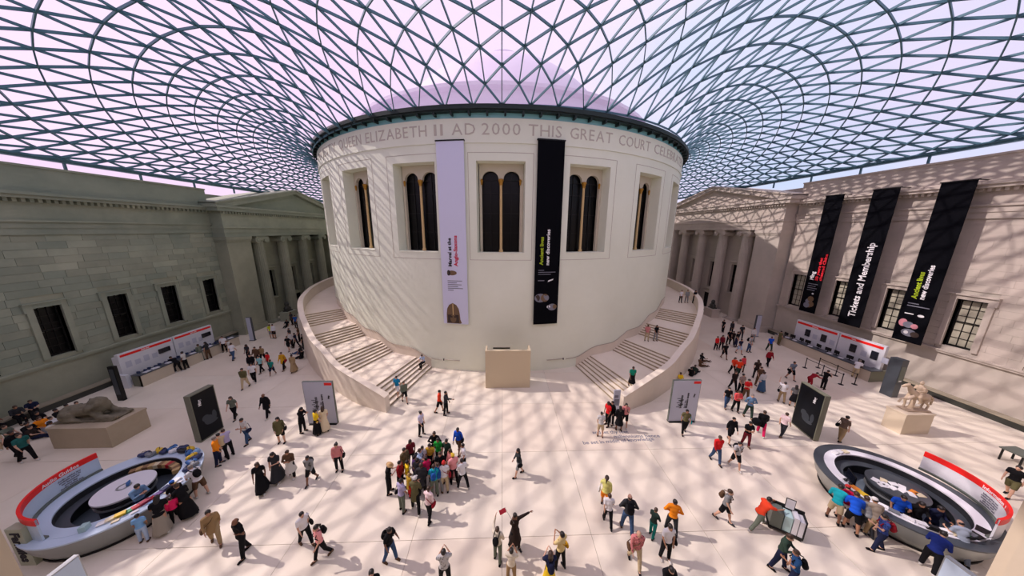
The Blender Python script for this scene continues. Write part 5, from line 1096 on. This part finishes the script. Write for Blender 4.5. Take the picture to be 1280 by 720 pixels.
    (25.83, 27.10, 0.00, 150, 'stand', 'trousers', 'black', 'navy', 'short', 1.05, 1, 'person in black and navy at the near side of the far knot', ''),
    (28.27, 29.20, 0.00, 190, 'stand', 'trousers', 'charcoal', 'charcoal', 'short', 1.05, 1, 'person in charcoal by the pier of the temple front', ''),
    (24.76, 25.44, 0.00, 180, 'walk', 'shorts', 'navy', 'paleblue', 'short', 1.00, 1, 'person in navy shirt and pale shorts in front of the far knot', ''),
    (26.13, 25.79, 0.00, 160, 'stand', 'trousers', 'whiteblack', 'jeans', 'short', 1.05, 1, 'person in white and black with blue jeans near the slim sign', 'backpack:black'),
    (29.07, 28.49, 0.00, 200, 'stand', 'trousers', 'offwhite', 'grey', 'short', 1.00, 1, 'person in off white before the slim sign', ''),
    (22.89, 26.24, 0.00, 170, 'stand', 'trousers', 'red', 'black', 'short', 0.97, 1, 'person in red top near the stair on the sunlit side', ''),
    (23.62, 26.42, 0.00, 190, 'stand', 'trousers', 'maroon', 'black', 'long', 1.00, 1, 'person in dark red beside the red top', ''),
    (22.30, 24.40, 0.00, 190, 'walk', 'shorts', 'black', 'black', 'short', 0.95, 1, 'person in black shorts walking in front of the far knot', ''),
    (28.54, 25.95, 0.00, 200, 'walk', 'trousers', 'royal', 'darkgreen', 'short', 1.00, 1, 'person in royal blue near the ticket counter end', ''),
    (25.15, 22.71, 0.00, 190, 'walk2', 'trousers', 'maroonred', 'black', 'short', 1.05, 8, 'person in dark red shirt walking below the royal blue one', ''),
    (31.26, 27.56, 0.00, 100, 'stand', 'trousers', 'olive', 'olive', 'short', 1.00, 2, 'person in olive at the far end of the ticket counter', ''),
    (31.00, 20.60, 0.00, 70, 'lean', 'trousers', 'white', 'beige', 'grey', 1.00, 2, 'person in white shirt leaning on the near end of the ticket counter', ''),
    (19.57, 23.77, 0.00, 90, 'sitfloor', 'trousers', 'black', 'brown', 'short', 1.00, 1, 'person in black and brown sitting with legs out by the sunlit side stair', ''),
    (18.72, 22.83, 0.00, 90, 'sitfloor', 'trousers', 'brown', 'brown', 'short', 1.00, 1, 'person in brown sitting with legs out by the sunlit side stair', ''),
    (17.26, 21.55, 0.00, 60, 'sitfloor', 'trousers', 'darkgreen', 'black', 'short', 1.00, 1, 'person in dark green sitting behind the pale board', ''),
    (16.62, 21.15, 0.00, 60, 'sitfloor', 'trousers', 'black', 'black', 'short', 1.00, 1, 'person in black sitting behind the pale board', ''),
    (15.03, 20.16, 0.00, 180, 'sitfloor', 'trousers', 'yellow', 'black', 'short', 1.00, 1, 'person in yellow sitting just behind the pale board', ''),
    (9.80, 18.21, 0.85, 190, 'walk', 'shortdress', 'tealgreen', 'black', 'short', 1.05, 7, 'person in teal tunic walking down the lowest landing', ''),
    (14.45, 24.92, 1.72, 200, 'stand', 'trousers', 'rose', 'beige', 'short', 1.00, 7, 'person in rose top on the second landing', ''),
    (15.32, 24.91, 1.72, 170, 'stand', 'trousers', 'black', 'grey', 'long', 1.00, 7, 'person in black top on the second landing', ''),
    (22.83, 32.81, 3.50, 180, 'stand', 'trousers', 'white', 'black', 'short', 1.00, 7, 'person in white top at the head of the stair on the sunlit side', ''),
    (23.62, 32.81, 3.50, 190, 'stand', 'trousers', 'grey', 'grey', 'short', 1.00, 7, 'person in grey at the head of the stair between two others', ''),
    (24.48, 32.61, 3.50, 170, 'stand', 'trousers', 'black', 'black', 'long', 1.00, 7, 'person in black at the head of the stair by the parapet', ''),
    (20.67, 13.55, 0.00, 90, 'bend_arm', 'trousers', 'stripebrown', 'khaki', 'short', 1.00, 8, 'person in striped brown shirt with a bag beyond the poster box', 'handbag:black'),
    (14.63, 9.05, 0.00, 50, 'lean', 'shorts', 'turquoise', 'beige', 'short', 1.00, 4, 'person in turquoise shirt and beige shorts leaning on the information desk', ''),
    (15.10, 9.07, 0.00, 40, 'lean', 'shorts', 'crimson', 'white', 'redcap', 0.97, 4, 'person in crimson top and cap leaning on the information desk', ''),
    (14.88, 8.62, 0.00, 40, 'lean', 'shorts', 'royal', 'black', 'short', 1.05, 4, 'broad person in royal blue shirt and black shorts at the information desk', ''),
    (15.34, 8.48, 0.00, 20, 'lean', 'trousers', 'grey', 'charcoal', 'short', 1.00, 4, 'person in grey shirt leaning beside the royal blue shirt', ''),
    (15.48, 8.32, 0.00, 20, 'lean', 'trousers', 'greytan', 'khaki', 'whitecap', 1.03, 4, 'person in grey tan shirt and white cap at the information desk', ''),
    (15.09, 7.90, 0.00, 300, 'bend_arm', 'trousers', 'bluepat', 'navy', 'short', 1.00, 4, 'person in blue patterned shirt reading a paper behind the desk queue', 'backpack:red'),
    (16.09, 7.22, 0.00, 70, 'lean', 'trousers', 'darkblue', 'black', 'short', 1.05, 4, 'person in dark blue shirt stretching over the near side of the information desk', ''),
    (17.64, 7.40, 0.00, 20, 'lean', 'trousers', 'palegreyblue', 'greyblue', 'bald', 1.02, 4, 'bald person in pale grey blue at the near end of the information desk', ''),
    (24.65, 9.92, 0.00, 265, 'walk', 'shorts', 'black', 'olive', 'short', 1.05, 0, 'person in black top and olive shorts walking beyond the curved red band', ''),
]
SEATED = [(-30.3, 14.0, 'charcoal', 'khaki', 'short'), (-29.2, 14.35, 'beige', 'khaki', 'long'), (-28.6, 15.2, 'black', 'black', 'short'), (-28.0, 14.95, 'brownblack', 'navy', 'short'), (-28.7, 15.7, 'orange', 'grey', 'long'), (-28.1, 15.75, 'white', 'blue', 'short'), (-28.9, 16.5, 'black', 'jeans', 'short'), (-28.3, 16.55, 'grey', 'black', 'long'), (-29.0, 17.0, 'navy', 'black', 'short'), (-28.7, 17.2, 'charcoal', 'jeans', 'short'), (-27.3, 15.9, 'black', 'black', 'short'), (-27.4, 15.3, 'offwhite', 'black', 'long'), (-30.3, 16.3, 'charcoal', 'black', 'short'), (-30.6, 15.4, 'grey', 'black', 'short'), (-30.6, 16.9, 'navy', 'black', 'short'), (-29.6, 16.2, 'black', 'black', 'short'), (-29.5, 15.0, 'greygreen', 'charcoal', 'short'), (-30.5, 14.6, 'blue', 'black', 'short')]
STAFF = [(16.95, 8.75, 'royal', 'navy', 'short', 'staff member in bright blue writing inside the information desk', 220), (17.32, 8.5, 'black', 'black', 'long', 'staff member in black with light hands inside the information desk', 205), (17.85, 8.35, 'navy', 'navy', 'short', 'staff member in navy inside the information desk near the laptops', 190), (-15.75, 10.1, 'steelblue', 'navy', 'short', 'staff member in steel blue reading inside the shaded desk', 100)]

# ================================================================== PEOPLE
#            legs L(hip,knee) R(hip,knee)   spread lean head  armL(flex,abd,elbow,in) armR
POSES = {
 'stand':    ((3, 3), (-3, 3), 3, 2, 8, (4, 9, 14, 8), (8, 9, 20, 12)),
 'walk': ((18, 6), (-14, 12), 1, 4, 6, (-14, 7, 12, 2), (16, 7, 18, 4)),
 'walk2': ((-13, 16), (16, 4), 1, 4, 4, (16, 7, 20, 6), (-14, 7, 10, 2)),
 'phone':    ((4, 4), (-2, 2), 2, 4, 28, (38, 8, 88, 30), (42, 8, 86, 30)),
 'camera':   ((6, 5), (-4, 3), 4, -2, 0, (28, 12, 112, 34), (32, 12, 108, 34)),
 'cross': ((8, 6), (-6, 8), 2, 3, 12, (18, 12, 74, 66), (22, 12, 72, 66)),
 'elbows': ((12, 6), (-10, 8), 4, 3, 4, (4, 30, 50, 72), (2, 30, 50, 70)),
 'bend_arm': ((14, 6), (-10, 10), 2, 4, 18, (30, 10, 84, 26), (2, 9, 14, 4)),
 'point':    ((4, 3), (-4, 3), 4, 2, 4, (8, 10, 20, 10), (74, 6, 12, 4)),
 'raise':    ((8, 4), (-8, 8), 3, 0, 2, (20, 86, 4, 0), (150, 18, 14, 0)),
 'raise1': ((6, 4), (-6, 6), 3, 0, -6, (120, 14, 40, 8), (14, 10, 30, 14)),
 'spread': ((10, 3), (-10, 3), 11, 4, 14, (24, 10, 82, 40), (20, 10, 84, 40)),
 'lean': ((8, 6), (-10, 4), 4, 24, 18, (34, 10, 52, 16), (30, 10, 60, 16)),
 'bend':     ((24, 34), (10, 30), 4, 58, 6, (62, 8, 20, 6), (56, 8, 26, 6)),
 'push':     ((44, 26), (-30, 8), 2, 30, 0, (66, 10, 14, 4), (70, 10, 10, 4)),
 'sitfloor': ((84, 6), (96, 34), 6, -8, 14, (10, 14, 30, 8), (34, 10, 50, 20)),
 'sitstep':  ((88, 78), (80, 86), 8, 14, 16, (44, 10, 50, 24), (42, 10, 52, 24)),
 'sitbench': ((86, 84), (82, 80), 7, 10, 20, (36, 8, 62, 26), (32, 8, 58, 26)),
}
def D(a): return radians(a)
_sk = {}
def skeleton(pose):
    if pose in _sk: return _sk[pose]
    lg, rg, spr, lean, head, aL, aR = POSES[pose]; J = {}
    J['pel'] = Vector((0, 0, 0)); up = Vector((0, sin(D(lean)), cos(D(lean)))); J['up'] = up
    J['chest'] = up*.33; J['sh'] = up*.46; J['neck'] = up*.51
    hd = Vector((0, sin(D(lean*.6+head)), cos(D(lean*.6+head)))); J['hd'] = hd; J['head'] = J['neck']+hd*.155
    fw = Vector((0, cos(D(lean)), -sin(D(lean)))); J['fw'] = fw
    for s, n, (h, k), (f, a, e, c) in ((-1, 'L', lg, aL), (1, 'R', rg, aR)):
        hip = Vector((s*.092, 0, -.03)); o = sin(D(spr)+D(1.5))*s
        kn = hip+Vector((o*.42*cos(D(h))*1.0, .425*sin(D(h)), -.425*cos(D(h))))
        an = kn+Vector((o*.2*cos(D(h)), .42*sin(D(h-k)), -.42*cos(D(h-k))))
        J['hip'+n], J['kn'+n], J['an'+n] = hip, kn, an; J['foot'+n] = D(h-k)
        sh = J['sh']+Vector((s*.175, 0, 0)); F = D(f)+D(lean)*-0
        d = Vector((s*sin(D(a)), 0, 0))+(fw*sin(F)-up*cos(F))*cos(D(a)) if f < 40 else Vector((s*sin(D(a)), sin(D(f))*cos(D(a)), -cos(D(f))*cos(D(a))))
        el = sh+d*.275; F2 = D(f+e)
        d2 = Vector((-s*sin(D(c)) if a < 80 else s*.95, sin(F2)*cos(D(c)), -cos(F2)*cos(D(c)))).normalized() if a < 80 else d
        wr = el+d2*.245; J['sh'+n], J['el'+n], J['wr'+n], J['hdir'+n] = sh, el, wr, d2
    low = min(J['anL'].z, J['anR'].z)
    if pose == 'sitfloor': low = -.12-.0; base = 0
    base = -low+.075
    if pose == 'sitfloor': base = .13
    J['base'] = Vector((0, 0, base)); mid = Vector((0, -(J['anL'].y+J['anR'].y)/2, 0)) if pose not in ('sitfloor', 'sitbench', 'sitstep') else Vector((0, 0, 0))
    for k in list(J):
        if isinstance(J[k], Vector) and k not in ('up', 'hd', 'fw', 'hdirL', 'hdirR', 'base'): J[k] = J[k]+J['base']+mid
    _sk[pose] = J; return J
def tor(mb, J, g, low=True):
    p, c, s, up = J['pel'], J['chest'], J['sh'], J['up']; R = Matrix.Rotation(-atan2(up.y, up.z), 3, 'X')
    mb.ball(p+up*.0, (.158+g, .112+g, .12+g), 14, R); mb.ball(p+up*.16, (.132+g, .102+g, .15+g), 14, R); mb.ball(c, (.152+g, .112+g, .17+g), 14, R)
    mb.tube([J['shL'], s+up*.02, J['shR']], [.062+g, .085+g, .062+g], 10)
_pm = {}
def proto(kind, pose, var=''):
    k = (kind, pose, var)
    if k in _pm: return _pm[k]
    J = skeleton(pose); mb = MB(); vox = .021; sm = 2
    if kind == 'body':
        tor(mb, J, 0); H = J['head']; hd = J['hd']; R = Matrix.Rotation(-atan2(hd.y, hd.z), 3, 'X')
        mb.tube([J['sh'], J['neck']+J['hd']*.05], [.06, .052], 10)
        mb.ball(H, (.076, .094, .112), 16, R); mb.ball(H+R @ Vector((0, .035, -.055)), (.055, .062, .058), 12, R)     # skull, jaw
        mb.ball(H+R @ Vector((0, .097, -.012)), (.015, .024, .026), 8, R)
        for s in (-1, 1): mb.ball(H+R @ Vector((s*.077, -.004, -.008)), (.014, .022, .032), 8, R)
        for n in 'LR':
            mb.tube([J['sh'+n], J['el'+n], J['wr'+n]], [.05, .04, .028], 10); mb.ball(J['el'+n], .041, 8); mb.ball(J['sh'+n], .056, 10)
            mb.tube([J['hip'+n], J['kn'+n], J['an'+n]], [.088, .058, .04], 12); mb.ball(J['kn'+n], .06, 10)
            kn, an = J['kn'+n], J['an'+n]; mb.tube([kn+(an-kn)*.08, kn+(an-kn)*.32, kn+(an-kn)*.7], [.054, .06, .04], 10)
            a = J['foot'+n]; fd = Vector((0, cos(a*.35), sin(a*.35))) if pose not in ('sitfloor',) else Vector((0, .35, .94)); mb.tube([an-fd*.04, an+fd*.15+Vector((0, 0, -.03))], [.042, .034], 10)
            hd_ = J['hdir'+n]; w = J['wr'+n]; side = Vector((1, 0, 0))*(1 if n == 'L' else -1)
            x = (side-hd_*side.dot(hd_)).normalized(); RR = Matrix((x, hd_.cross(x)*-1, hd_)).transposed(); mb.ball(w+hd_*.055, (.022, .04, .055), 10, RR)
        me = remesh(mb.mesh('body'), vox, 3)
        m2 = MB(); m2.v = [tuple(v.co) for v in me.vertices]; m2.f = [tuple(p.vertices) for p in me.polygons]; m2.m = [0]*len(m2.f)
        for n in 'LR':                                      # palm to five fingers, curled a little
            hd_ = J['hdir'+n]; w = J['wr'+n]; side = Vector((1, 0, 0))*(1 if n == 'L' else -1)
            x = (side-hd_*side.dot(hd_)).normalized(); y = hd_.cross(x)*-1
            for q, ln in enumerate((.062, .072, .068, .054)):
                b = w+hd_*.092+y*(.027-.018*q); m2.tube([b-hd_*.02, b+hd_*ln*.5+x*.004, b+hd_*ln*.95+x*.022], [.0088, .0082, .006], 6)
            b = w+hd_*.04+y*.034; m2.tube([b-y*.012, b+hd_*.03+y*.02+x*.008, b+hd_*.055+y*.024+x*.018], [.011, .0095, .007], 6)
        m2.mi = 1
        for s in (-1, 1): m2.ball(H+R @ Vector((s*.03, .083, .012)), (.012, .008, .007), 8, R)
        m2.mi = 2; m2.ball(H+R @ Vector((0, .092, -.056)), (.024, .01, .008), 8, R)
        me = m2.mesh('person_body', 'all', [None, M['eye'], M['lip']])
    elif kind == 'top':
        tor(mb, J, .017); n_ = .52 if var == 'short' else .96
        for n in 'LR':
            s, e, w = J['sh'+n], J['el'+n], J['wr'+n]; mb.ball(s, .07, 10)
            if var == 'short': mb.tube([s, s+(e-s)*.72], [.068, .062], 10)
            else: mb.tube([s, e, w-(w-e)*.06], [.068, .056, .042], 10); mb.ball(e, .057, 8)
        if var == 'coat': mb.tube([J['pel']+J['up']*.1, J['pel']-Vector((0, 0, .3))], [.165, .2], 14, .78)
        me = remesh(mb.mesh('top'), .022, 3)
    elif kind in ('trousers', 'shorts'):
        R = Matrix.Rotation(0, 3, 'X'); mb.ball(J['pel']-Vector((0, 0, .02)), (.175, .13, .13), 14)
        for n in 'LR':
            h, k_, a = J['hip'+n], J['kn'+n], J['an'+n]
            if kind == 'shorts': mb.tube([h, h+(k_-h)*.96], [.105, .088], 12)
            else: mb.tube([h, k_, a-(a-k_)*.05], [.104, .075, .062], 12); mb.ball(k_, .076, 10)
        me = remesh(mb.mesh(kind), .022, 3)
    elif kind in ('skirt', 'longskirt'):
        p = J['pel']; kn = (J['knL']+J['knR'])/2; an = (J['anL']+J['anR'])/2; end = kn+(an-kn)*(.1 if kind == 'skirt' else .8)
        spread = abs((J['knL']-J['knR']).y if kind == 'skirt' else (J['anL']-J['anR']).y)/2; n = 28; vs = []
        rings = 7
        for i in range(rings+1):
            t = i/rings; c = p+J['up']*.1*(1-t); c = Vector((0, 0, 0))+(p+J['up']*.12)*(1-t)+end*t
            rx = .145+.06*t+(.04*t if kind == 'skirt' else .07*t); ry = .12+.05*t+spread*t*1.0+.03*t
            for q in range(n): a = 2*pi*q/n; w = 1+.05*t*cos(a*7); vs.append(c+Vector((rx*cos(a)*w, ry*sin(a)*w, 0)))
        fs = [(i*n+q, i*n+(q+1) % n, (i+1)*n+(q+1) % n, (i+1)*n+q) for i in range(rings) for q in range(n)]
        fs += [tuple(range(n))[::-1], tuple(range(rings*n, (rings+1)*n))]
        fs = [f[::-1] for f in fs]; mb.add(vs, fs); me = mb.mesh('skirt', True)
    elif kind == 'shoes':
        for n in (var or 'LR'):
            an = J['an'+n]; a = J['foot'+n]; fd = Vector((0, cos(a*.35), sin(a*.35))) if pose != 'sitfloor' else Vector((0, .35, .94)); R = Matrix.Rotation(atan2(fd.z, fd.y), 3, 'X')
            mb.ball(an+fd*.055+Vector((0, 0, -.028)), (.046, .135, .045), 12, R); mb.ball(an+Vector((0, -.02, -.01)), (.046, .055, .06), 10, R); mb.obox(an+fd*.05+Vector((0, 0, -.06)), (.085, .25, .022), 0, atan2(fd.z, fd.y))
        me = remesh(mb.mesh('shoe'), .018, 1)
    elif kind == 'hair':
        H = J['head']; hd = J['hd']; R = Matrix.Rotation(-atan2(hd.y, hd.z), 3, 'X')
        if var in ('short', 'bald'):
            g = .0 if var == 'short' else -.006
            mb.ball(H+R @ Vector((0, -.018, .026+g)), (.088, .1, .104), 16, R)
            if var == 'bald': mb = MB(); mb.ball(H+R @ Vector((0, -.03, -.01)), (.081, .078, .06), 14, R)
        if var in ('long', 'ponytail', 'bun'):
            mb.ball(H+R @ Vector((0, -.02, .026)), (.092, .104, .106), 16, R)
            if var == 'long': mb.ball(H+R @ Vector((0, -.055, -.1)), (.098, .07, .17), 14, R)
            if var == 'ponytail': mb.tube([H+R @ Vector((0, -.1, .04)), H+R @ Vector((0, -.16, -.04)), H+R @ Vector((0, -.12, -.2))], [.035, .04, .015], 8)
            if var == 'bun': mb.ball(H+R @ Vector((0, -.11, .07)), .048, 10)
        if var in ('cap', 'hat'):
            mb.ball(H+R @ Vector((0, -.008, .04)), (.093, .108, .09), 16, R)
            if var == 'cap': mb.ball(H+R @ Vector((0, .11, .045)), (.07, .08, .012), 12, R)
            else: mb.ball(H+R @ Vector((0, 0, .035)), (.19, .2, .014), 20, R)
        me = remesh(mb.mesh('hair'), .016, 2)
    _pm[k] = me; return me
M['eye'] = mat('dark_eye', (40, 30, 26), .3); M['lip'] = mat('lip', (150, 84, 76), .5)
SKIN = [mat('skin_fair', (204, 160, 134), .55), mat('skin_tan', (176, 128, 98), .55), mat('skin_brown', (122, 82, 60), .55)]
HAIRM = {'dark': mat('dark_hair', (30, 24, 22), .5), 'brown': mat('brown_hair', (62, 44, 32), .5), 'grey': mat('grey_hair', (128, 120, 112), .6), 'blonde': mat('blonde_hair', (196, 164, 96), .5), 'redcap': mat('red_cap_cloth', (200, 38, 36), .7), 'whitecap': mat('white_cap_cloth', (214, 212, 208), .7), 'yellowcap': mat('yellow_cap_cloth', (226, 188, 50), .7), 'bluecap': mat('blue_cap_cloth', (40, 104, 196), .7), 'strawhat': mat('straw_hat_weave', (196, 160, 110), .8)}
CL = dict(aqua=(140, 196, 200), beige=(190, 172, 138), beigewhite=(216, 208, 188), black=(20, 20, 23), blackgreen=(36, 52, 46), blue=(38, 86, 160), bluepat=(56, 76, 140), blueshirt=(40, 78, 124), brown=(92, 70, 52), brownblack=(48, 38, 34), charcoal=(48, 50, 54), coral=(232, 92, 92), cream=(222, 206, 172), crimson=(200, 28, 70), cyanblue=(24, 132, 180), darkblue=(28, 44, 112), darkgreen=(44, 62, 52), darkgrey=(52, 52, 56), darkpat=(52, 58, 60), darkteal=(40, 96, 92), denim=(62, 90, 120), floral=(110, 96, 70), gold=(206, 156, 36), green=(36, 160, 62), grey=(136, 138, 138), greyblack=(96, 96, 98), greyblue=(110, 122, 138), greygreen=(104, 112, 98), greyskirt=(150, 142, 128), greytan=(150, 138, 122), hotpink=(224, 40, 96), jeans=(58, 82, 116), khaki=(160, 138, 104), lilac=(172, 164, 196), lime=(196, 210, 40), maroon=(110, 30, 42), maroonred=(140, 28, 40), mustard=(206, 168, 58), mustardw=(216, 196, 140), navy=(30, 36, 62), offwhite=(206, 204, 198), olive=(96, 92, 62), orange=(240, 140, 30), orangered=(240, 70, 36), paleblue=(168, 188, 214), palegrey=(190, 190, 190), palegreyblue=(160, 172, 186), palelilac=(206, 202, 224), palepink=(232, 208, 208), paleyellow=(222, 220, 130), pink=(236, 160, 160), pinkcheck=(204, 126, 126), purple=(84, 56, 112), red=(208, 34, 38), redorange=(232, 74, 44), redpat=(150, 34, 40), redwhite=(220, 70, 80), rose=(206, 132, 130), royal=(28, 84, 200), skyblue=(120, 168, 214), steelblue=(104, 136, 168), stripe=(170, 150, 140), stripebrown=(132, 112, 98), tan=(150, 124, 88), teal=(30, 128, 118), tealgreen=(24, 140, 112), turquoise=(30, 164, 176), white=(226, 226, 228), whiteblack=(190, 190, 190), yellow=(236, 200, 40))
CM = {}
def cloth(c):
    if c not in CM:
        m = mat(c+'_cloth', CL[c], .85, 0, .15); CM[c] = m
        if c in ('stripe', 'stripebrown', 'floral', 'redpat', 'darkpat', 'bluepat', 'pinkcheck', 'whiteblack'):
            t = m.node_tree; b = t.nodes['Principled BSDF']; g = t.nodes.new('ShaderNodeTexCoord'); r = t.nodes.new('ShaderNodeValToRGB')
            if 'stripe' in c: w = t.nodes.new('ShaderNodeTexWave'); w.bands_direction = 'Z'; w.inputs['Scale'].default_value = 7
            else: w = t.nodes.new('ShaderNodeTexVoronoi'); w.inputs['Scale'].default_value = 14
            t.links.new(g.outputs['Object'], w.inputs['Vector']); r.color_ramp.elements[0].color = tuple(v*.3 for v in lin(CL[c])[:3])+(1,); r.color_ramp.elements[1].color = lin(CL[c]); r.color_ramp.elements[0].position = .2; r.color_ramp.elements[1].position = .5
            t.links.new(w.outputs[0], r.inputs[0]); t.links.new(r.outputs[0], b.inputs['Base Color'])
    return CM[c]
def wear(name, me, parent, m_):
    if not me.materials: me.materials.append(None)
    o = bpy.data.objects.new(name, me); COL.objects.link(o); o.parent = parent
    o.material_slots[0].link = 'OBJECT'; o.material_slots[0].material = m_; return o
prnd = random.Random(11)
def person(x, y, z, head, pose, outfit, top, bot, hair, sc, group, label, bag='', sleeve=None):
    me = proto('body', pose); sc = sc*prnd.uniform(.965, 1.02)
    p = bpy.data.objects.new('person', me); COL.objects.link(p); p.location = (x, y, z); p.rotation_euler = (0, 0, -radians(head)); p.scale = (sc*prnd.uniform(.97, 1.05), sc*prnd.uniform(.97, 1.05), sc)
    skin = prnd.choice([0, 0, 0, 1, 1, 2]); p.material_slots[0].link = 'OBJECT'; p.material_slots[0].material = SKIN[skin]
    p['label'] = label; p['category'] = 'person'; p['group'] = group
    dress = outfit in ('dress', 'shortdress')
    sleeve = sleeve or ('coat' if 'coat' in label or 'jacket' in label or 'suit' in label else ('long' if prnd.random() < .35 else 'short'))
    wear('dress_top' if dress else 'shirt', proto('top', pose, sleeve), p, cloth(top))
    if outfit in ('trousers', 'skirted'): wear('trousers', proto('trousers', pose), p, cloth(bot))
    if outfit == 'shorts': wear('shorts', proto('shorts', pose), p, cloth(bot))
    if outfit in ('dress', 'longskirt'): wear('skirt', proto('longskirt', pose), p, cloth(top if dress else bot))
    if outfit in ('shortdress',): wear('skirt', proto('skirt', pose), p, cloth(bot))
    if outfit == 'skirted': wear('tunic_hem', proto('skirt', pose), p, cloth('offwhite' if 'tunic' in label else top))
    shc = cloth(prnd.choice(['black', 'black', 'charcoal', 'brown', 'offwhite']))
    for n in 'LR': wear('shoe', proto('shoes', pose, n), p, shc)
    hk = {'redcap': 'cap', 'whitecap': 'cap', 'yellowcap': 'cap', 'bluecap': 'cap', 'strawhat': 'hat', 'grey': 'short', 'blonde': 'short'}.get(hair, hair)
    hm_ = HAIRM.get(hair) or HAIRM['dark' if prnd.random() < .75 else 'brown']
    if hk in ('cap', 'hat'): wear('hair', proto('hair', pose, 'bald'), p, HAIRM['dark'])
    wear('hat' if hk in ('cap', 'hat') else 'hair', proto('hair', pose, hk), p, hm_)
    if bag: add_bag(bag, pose, p, label)
    return p
BAGC = dict(black='black', dark='charcoal', navy='navy', brown='brown', blue='blue', red='maroonred', orange='gold', cyan='turquoise', white='offwhite')
_bm = {}
def add_bag(spec, pose, p, label):
    kind, c = spec.split(':'); J = skeleton(pose); k = (kind, pose)
    if k not in _bm:
        mb = MB(); st = MB(); up = J['up']; s = J['sh']
        if kind == 'backpack':
            cpt = J['chest']+J['fw']*-.21+up*-.02; R = Matrix.Rotation(-atan2(up.y, up.z), 3, 'X')
            mb.ball(cpt, (.14, .09, .21), 12, R); mb.ball(cpt-J['fw']*.05-up*.06, (.11, .07, .1), 10, R)
            for q in (-.1, .1): st.tube([cpt+up*.17+Vector((q, 0, 0)), s+up*.095+Vector((q, 0, 0)), J['chest']+J['fw']*.15+Vector((q, 0, 0)), J['chest']-up*.15+Vector((q*1.5, 0, 0))+J['fw']*.06], .018, 6)
        elif kind == 'sack': mb.ball(J['pel']+Vector((-.3, -.22, .02)), (.24, .18, .27), 12); st.tube([J['pel']+Vector((-.24, -.12, .25)), J['shL']+up*.09, J['shL']+J['fw']*.1], .015, 6)
        else:
            q = -1 if kind == 'handbag' else 1; c0 = J['pel']+Vector((q*.27, .02, -.02)); mb.ball(c0, (.065, .16, .12), 12); mb.ball(c0+Vector((0, 0, -.04)), (.06, .15, .1), 10)
            a = J['shL' if (kind == 'handbag') else 'shL']+up*.095; st.tube([c0+Vector((0, -.1, .1)), J['chest']+Vector((q*.2, -.08, 0)) if kind == 'handbag' else J['chest']-J['fw']*.14, a, J['chest']+J['fw']*.145 if kind != 'handbag' else J['chest']+Vector((q*.2, .1, 0)), c0+Vector((0, .1, .1))], .013, 6)
        bmh = remesh(mb.mesh(kind), .024, 2); _bm[k] = (bmh, st.mesh('strap'))
    a, b = _bm[k]; nm = {'satchel': 'shoulder_satchel', 'sack': 'cloth_sack'}.get(kind, kind)
    if not a.materials: a.materials.append(None)
    o = bpy.data.objects.new(nm, a); COL.objects.link(o); o.location = p.location; o.rotation_euler = p.rotation_euler; o.scale = p.scale
    o.material_slots[0].link = 'OBJECT'; o.material_slots[0].material = cloth(BAGC[c])
    w = label.replace('person ', '').split()
    o['label'] = ('%s %s carried by the one ' % (c, kind)+' '.join(w))
    if len(o['label'].split()) > 16: o['label'] = ' '.join(o['label'].split()[:16])
    o['category'] = 'bag'; o['group'] = 'bags carried by visitors'
    wear('bag_strap', b, o, cloth(BAGC[c]))
for r in PEOPLE:
    x, y, z, hd_, pose, outfit, top, bot, hair, sc, gi, lab, bag = r
    person(x, y, z, hd_, pose, outfit, top, bot, hair, sc, GROUPS[gi], lab, bag)
NAMEC = dict(brownblack='brown and black', offwhite='off white', darkteal='dark teal', greygreen='grey green')
PLACE = ['at the near end of the row', 'next to the near end', 'in front of the first pair', 'nearest the lion plinth', 'in the second line', 'beside the orange top', 'behind the white top', 'before the wall', 'beyond the plinth corner', 'at the far side of the knot', 'low beside the plinth', 'close behind the plinth', 'against the wall', 'against the wall, nearer', 'against the wall, farther', 'close before the wall', 'in the midst of the knot', 'second along the wall']
for k, (x, y, top, bot, hair) in enumerate(SEATED):
    nm = NAMEC.get(top, top)
    wallside = x < -30
    person(x if not wallside else -31.05, y, .0 if not wallside else .0, (80+37*k) % 60+60, 'sitfloor' if not wallside else 'sitbench', 'trousers', top, bot, hair, 1, 'visitors seated along the wall', 'person in %s top sitting %s' % (nm, PLACE[k]))
for x, y, top, bot, hair, lab, hd_ in STAFF: person(x, y, .02, hd_, 'phone' if 'reading' in lab else 'bend_arm', 'trousers', top, bot, hair, 1, 'staff inside the round desks', lab)
# flag on a rod held by the guide
gp = [o for o in COL.objects if o.get('label', '').startswith('guide in dark')][0]
J = skeleton('raise'); mw = Matrix.Translation(gp.location) @ gp.rotation_euler.to_matrix().to_4x4(); hw = mw @ (J['wrR']+J['hdirR']*.08)
o = empty('guide_flag', hw, 0, label='small red and white flag on a thin rod held up by the guide', category='flag')
b = MB(); b.tube([(.05, 0, -.25), (-.3, 0, .5)], .008, 6); b.build('flag_rod', 'silver', o)
b = MB()
for i in range(6): b.add([(-.28-.04*i, .01*sin(i), .5-.1*i*.2), (-.28-.04*(i+1), .01*sin(i+1), .5-.1*(i+1)*.2), (-.28-.04*(i+1)+.05, .012*sin(i+1), .28-.02*(i+1)), (-.28-.04*i+.05, .012*sin(i), .28-.02*i)], [(0, 1, 2, 3)])
b.build('flag_cloth', 'ink_red', o)
bpy.data.scenes.remove(TS)
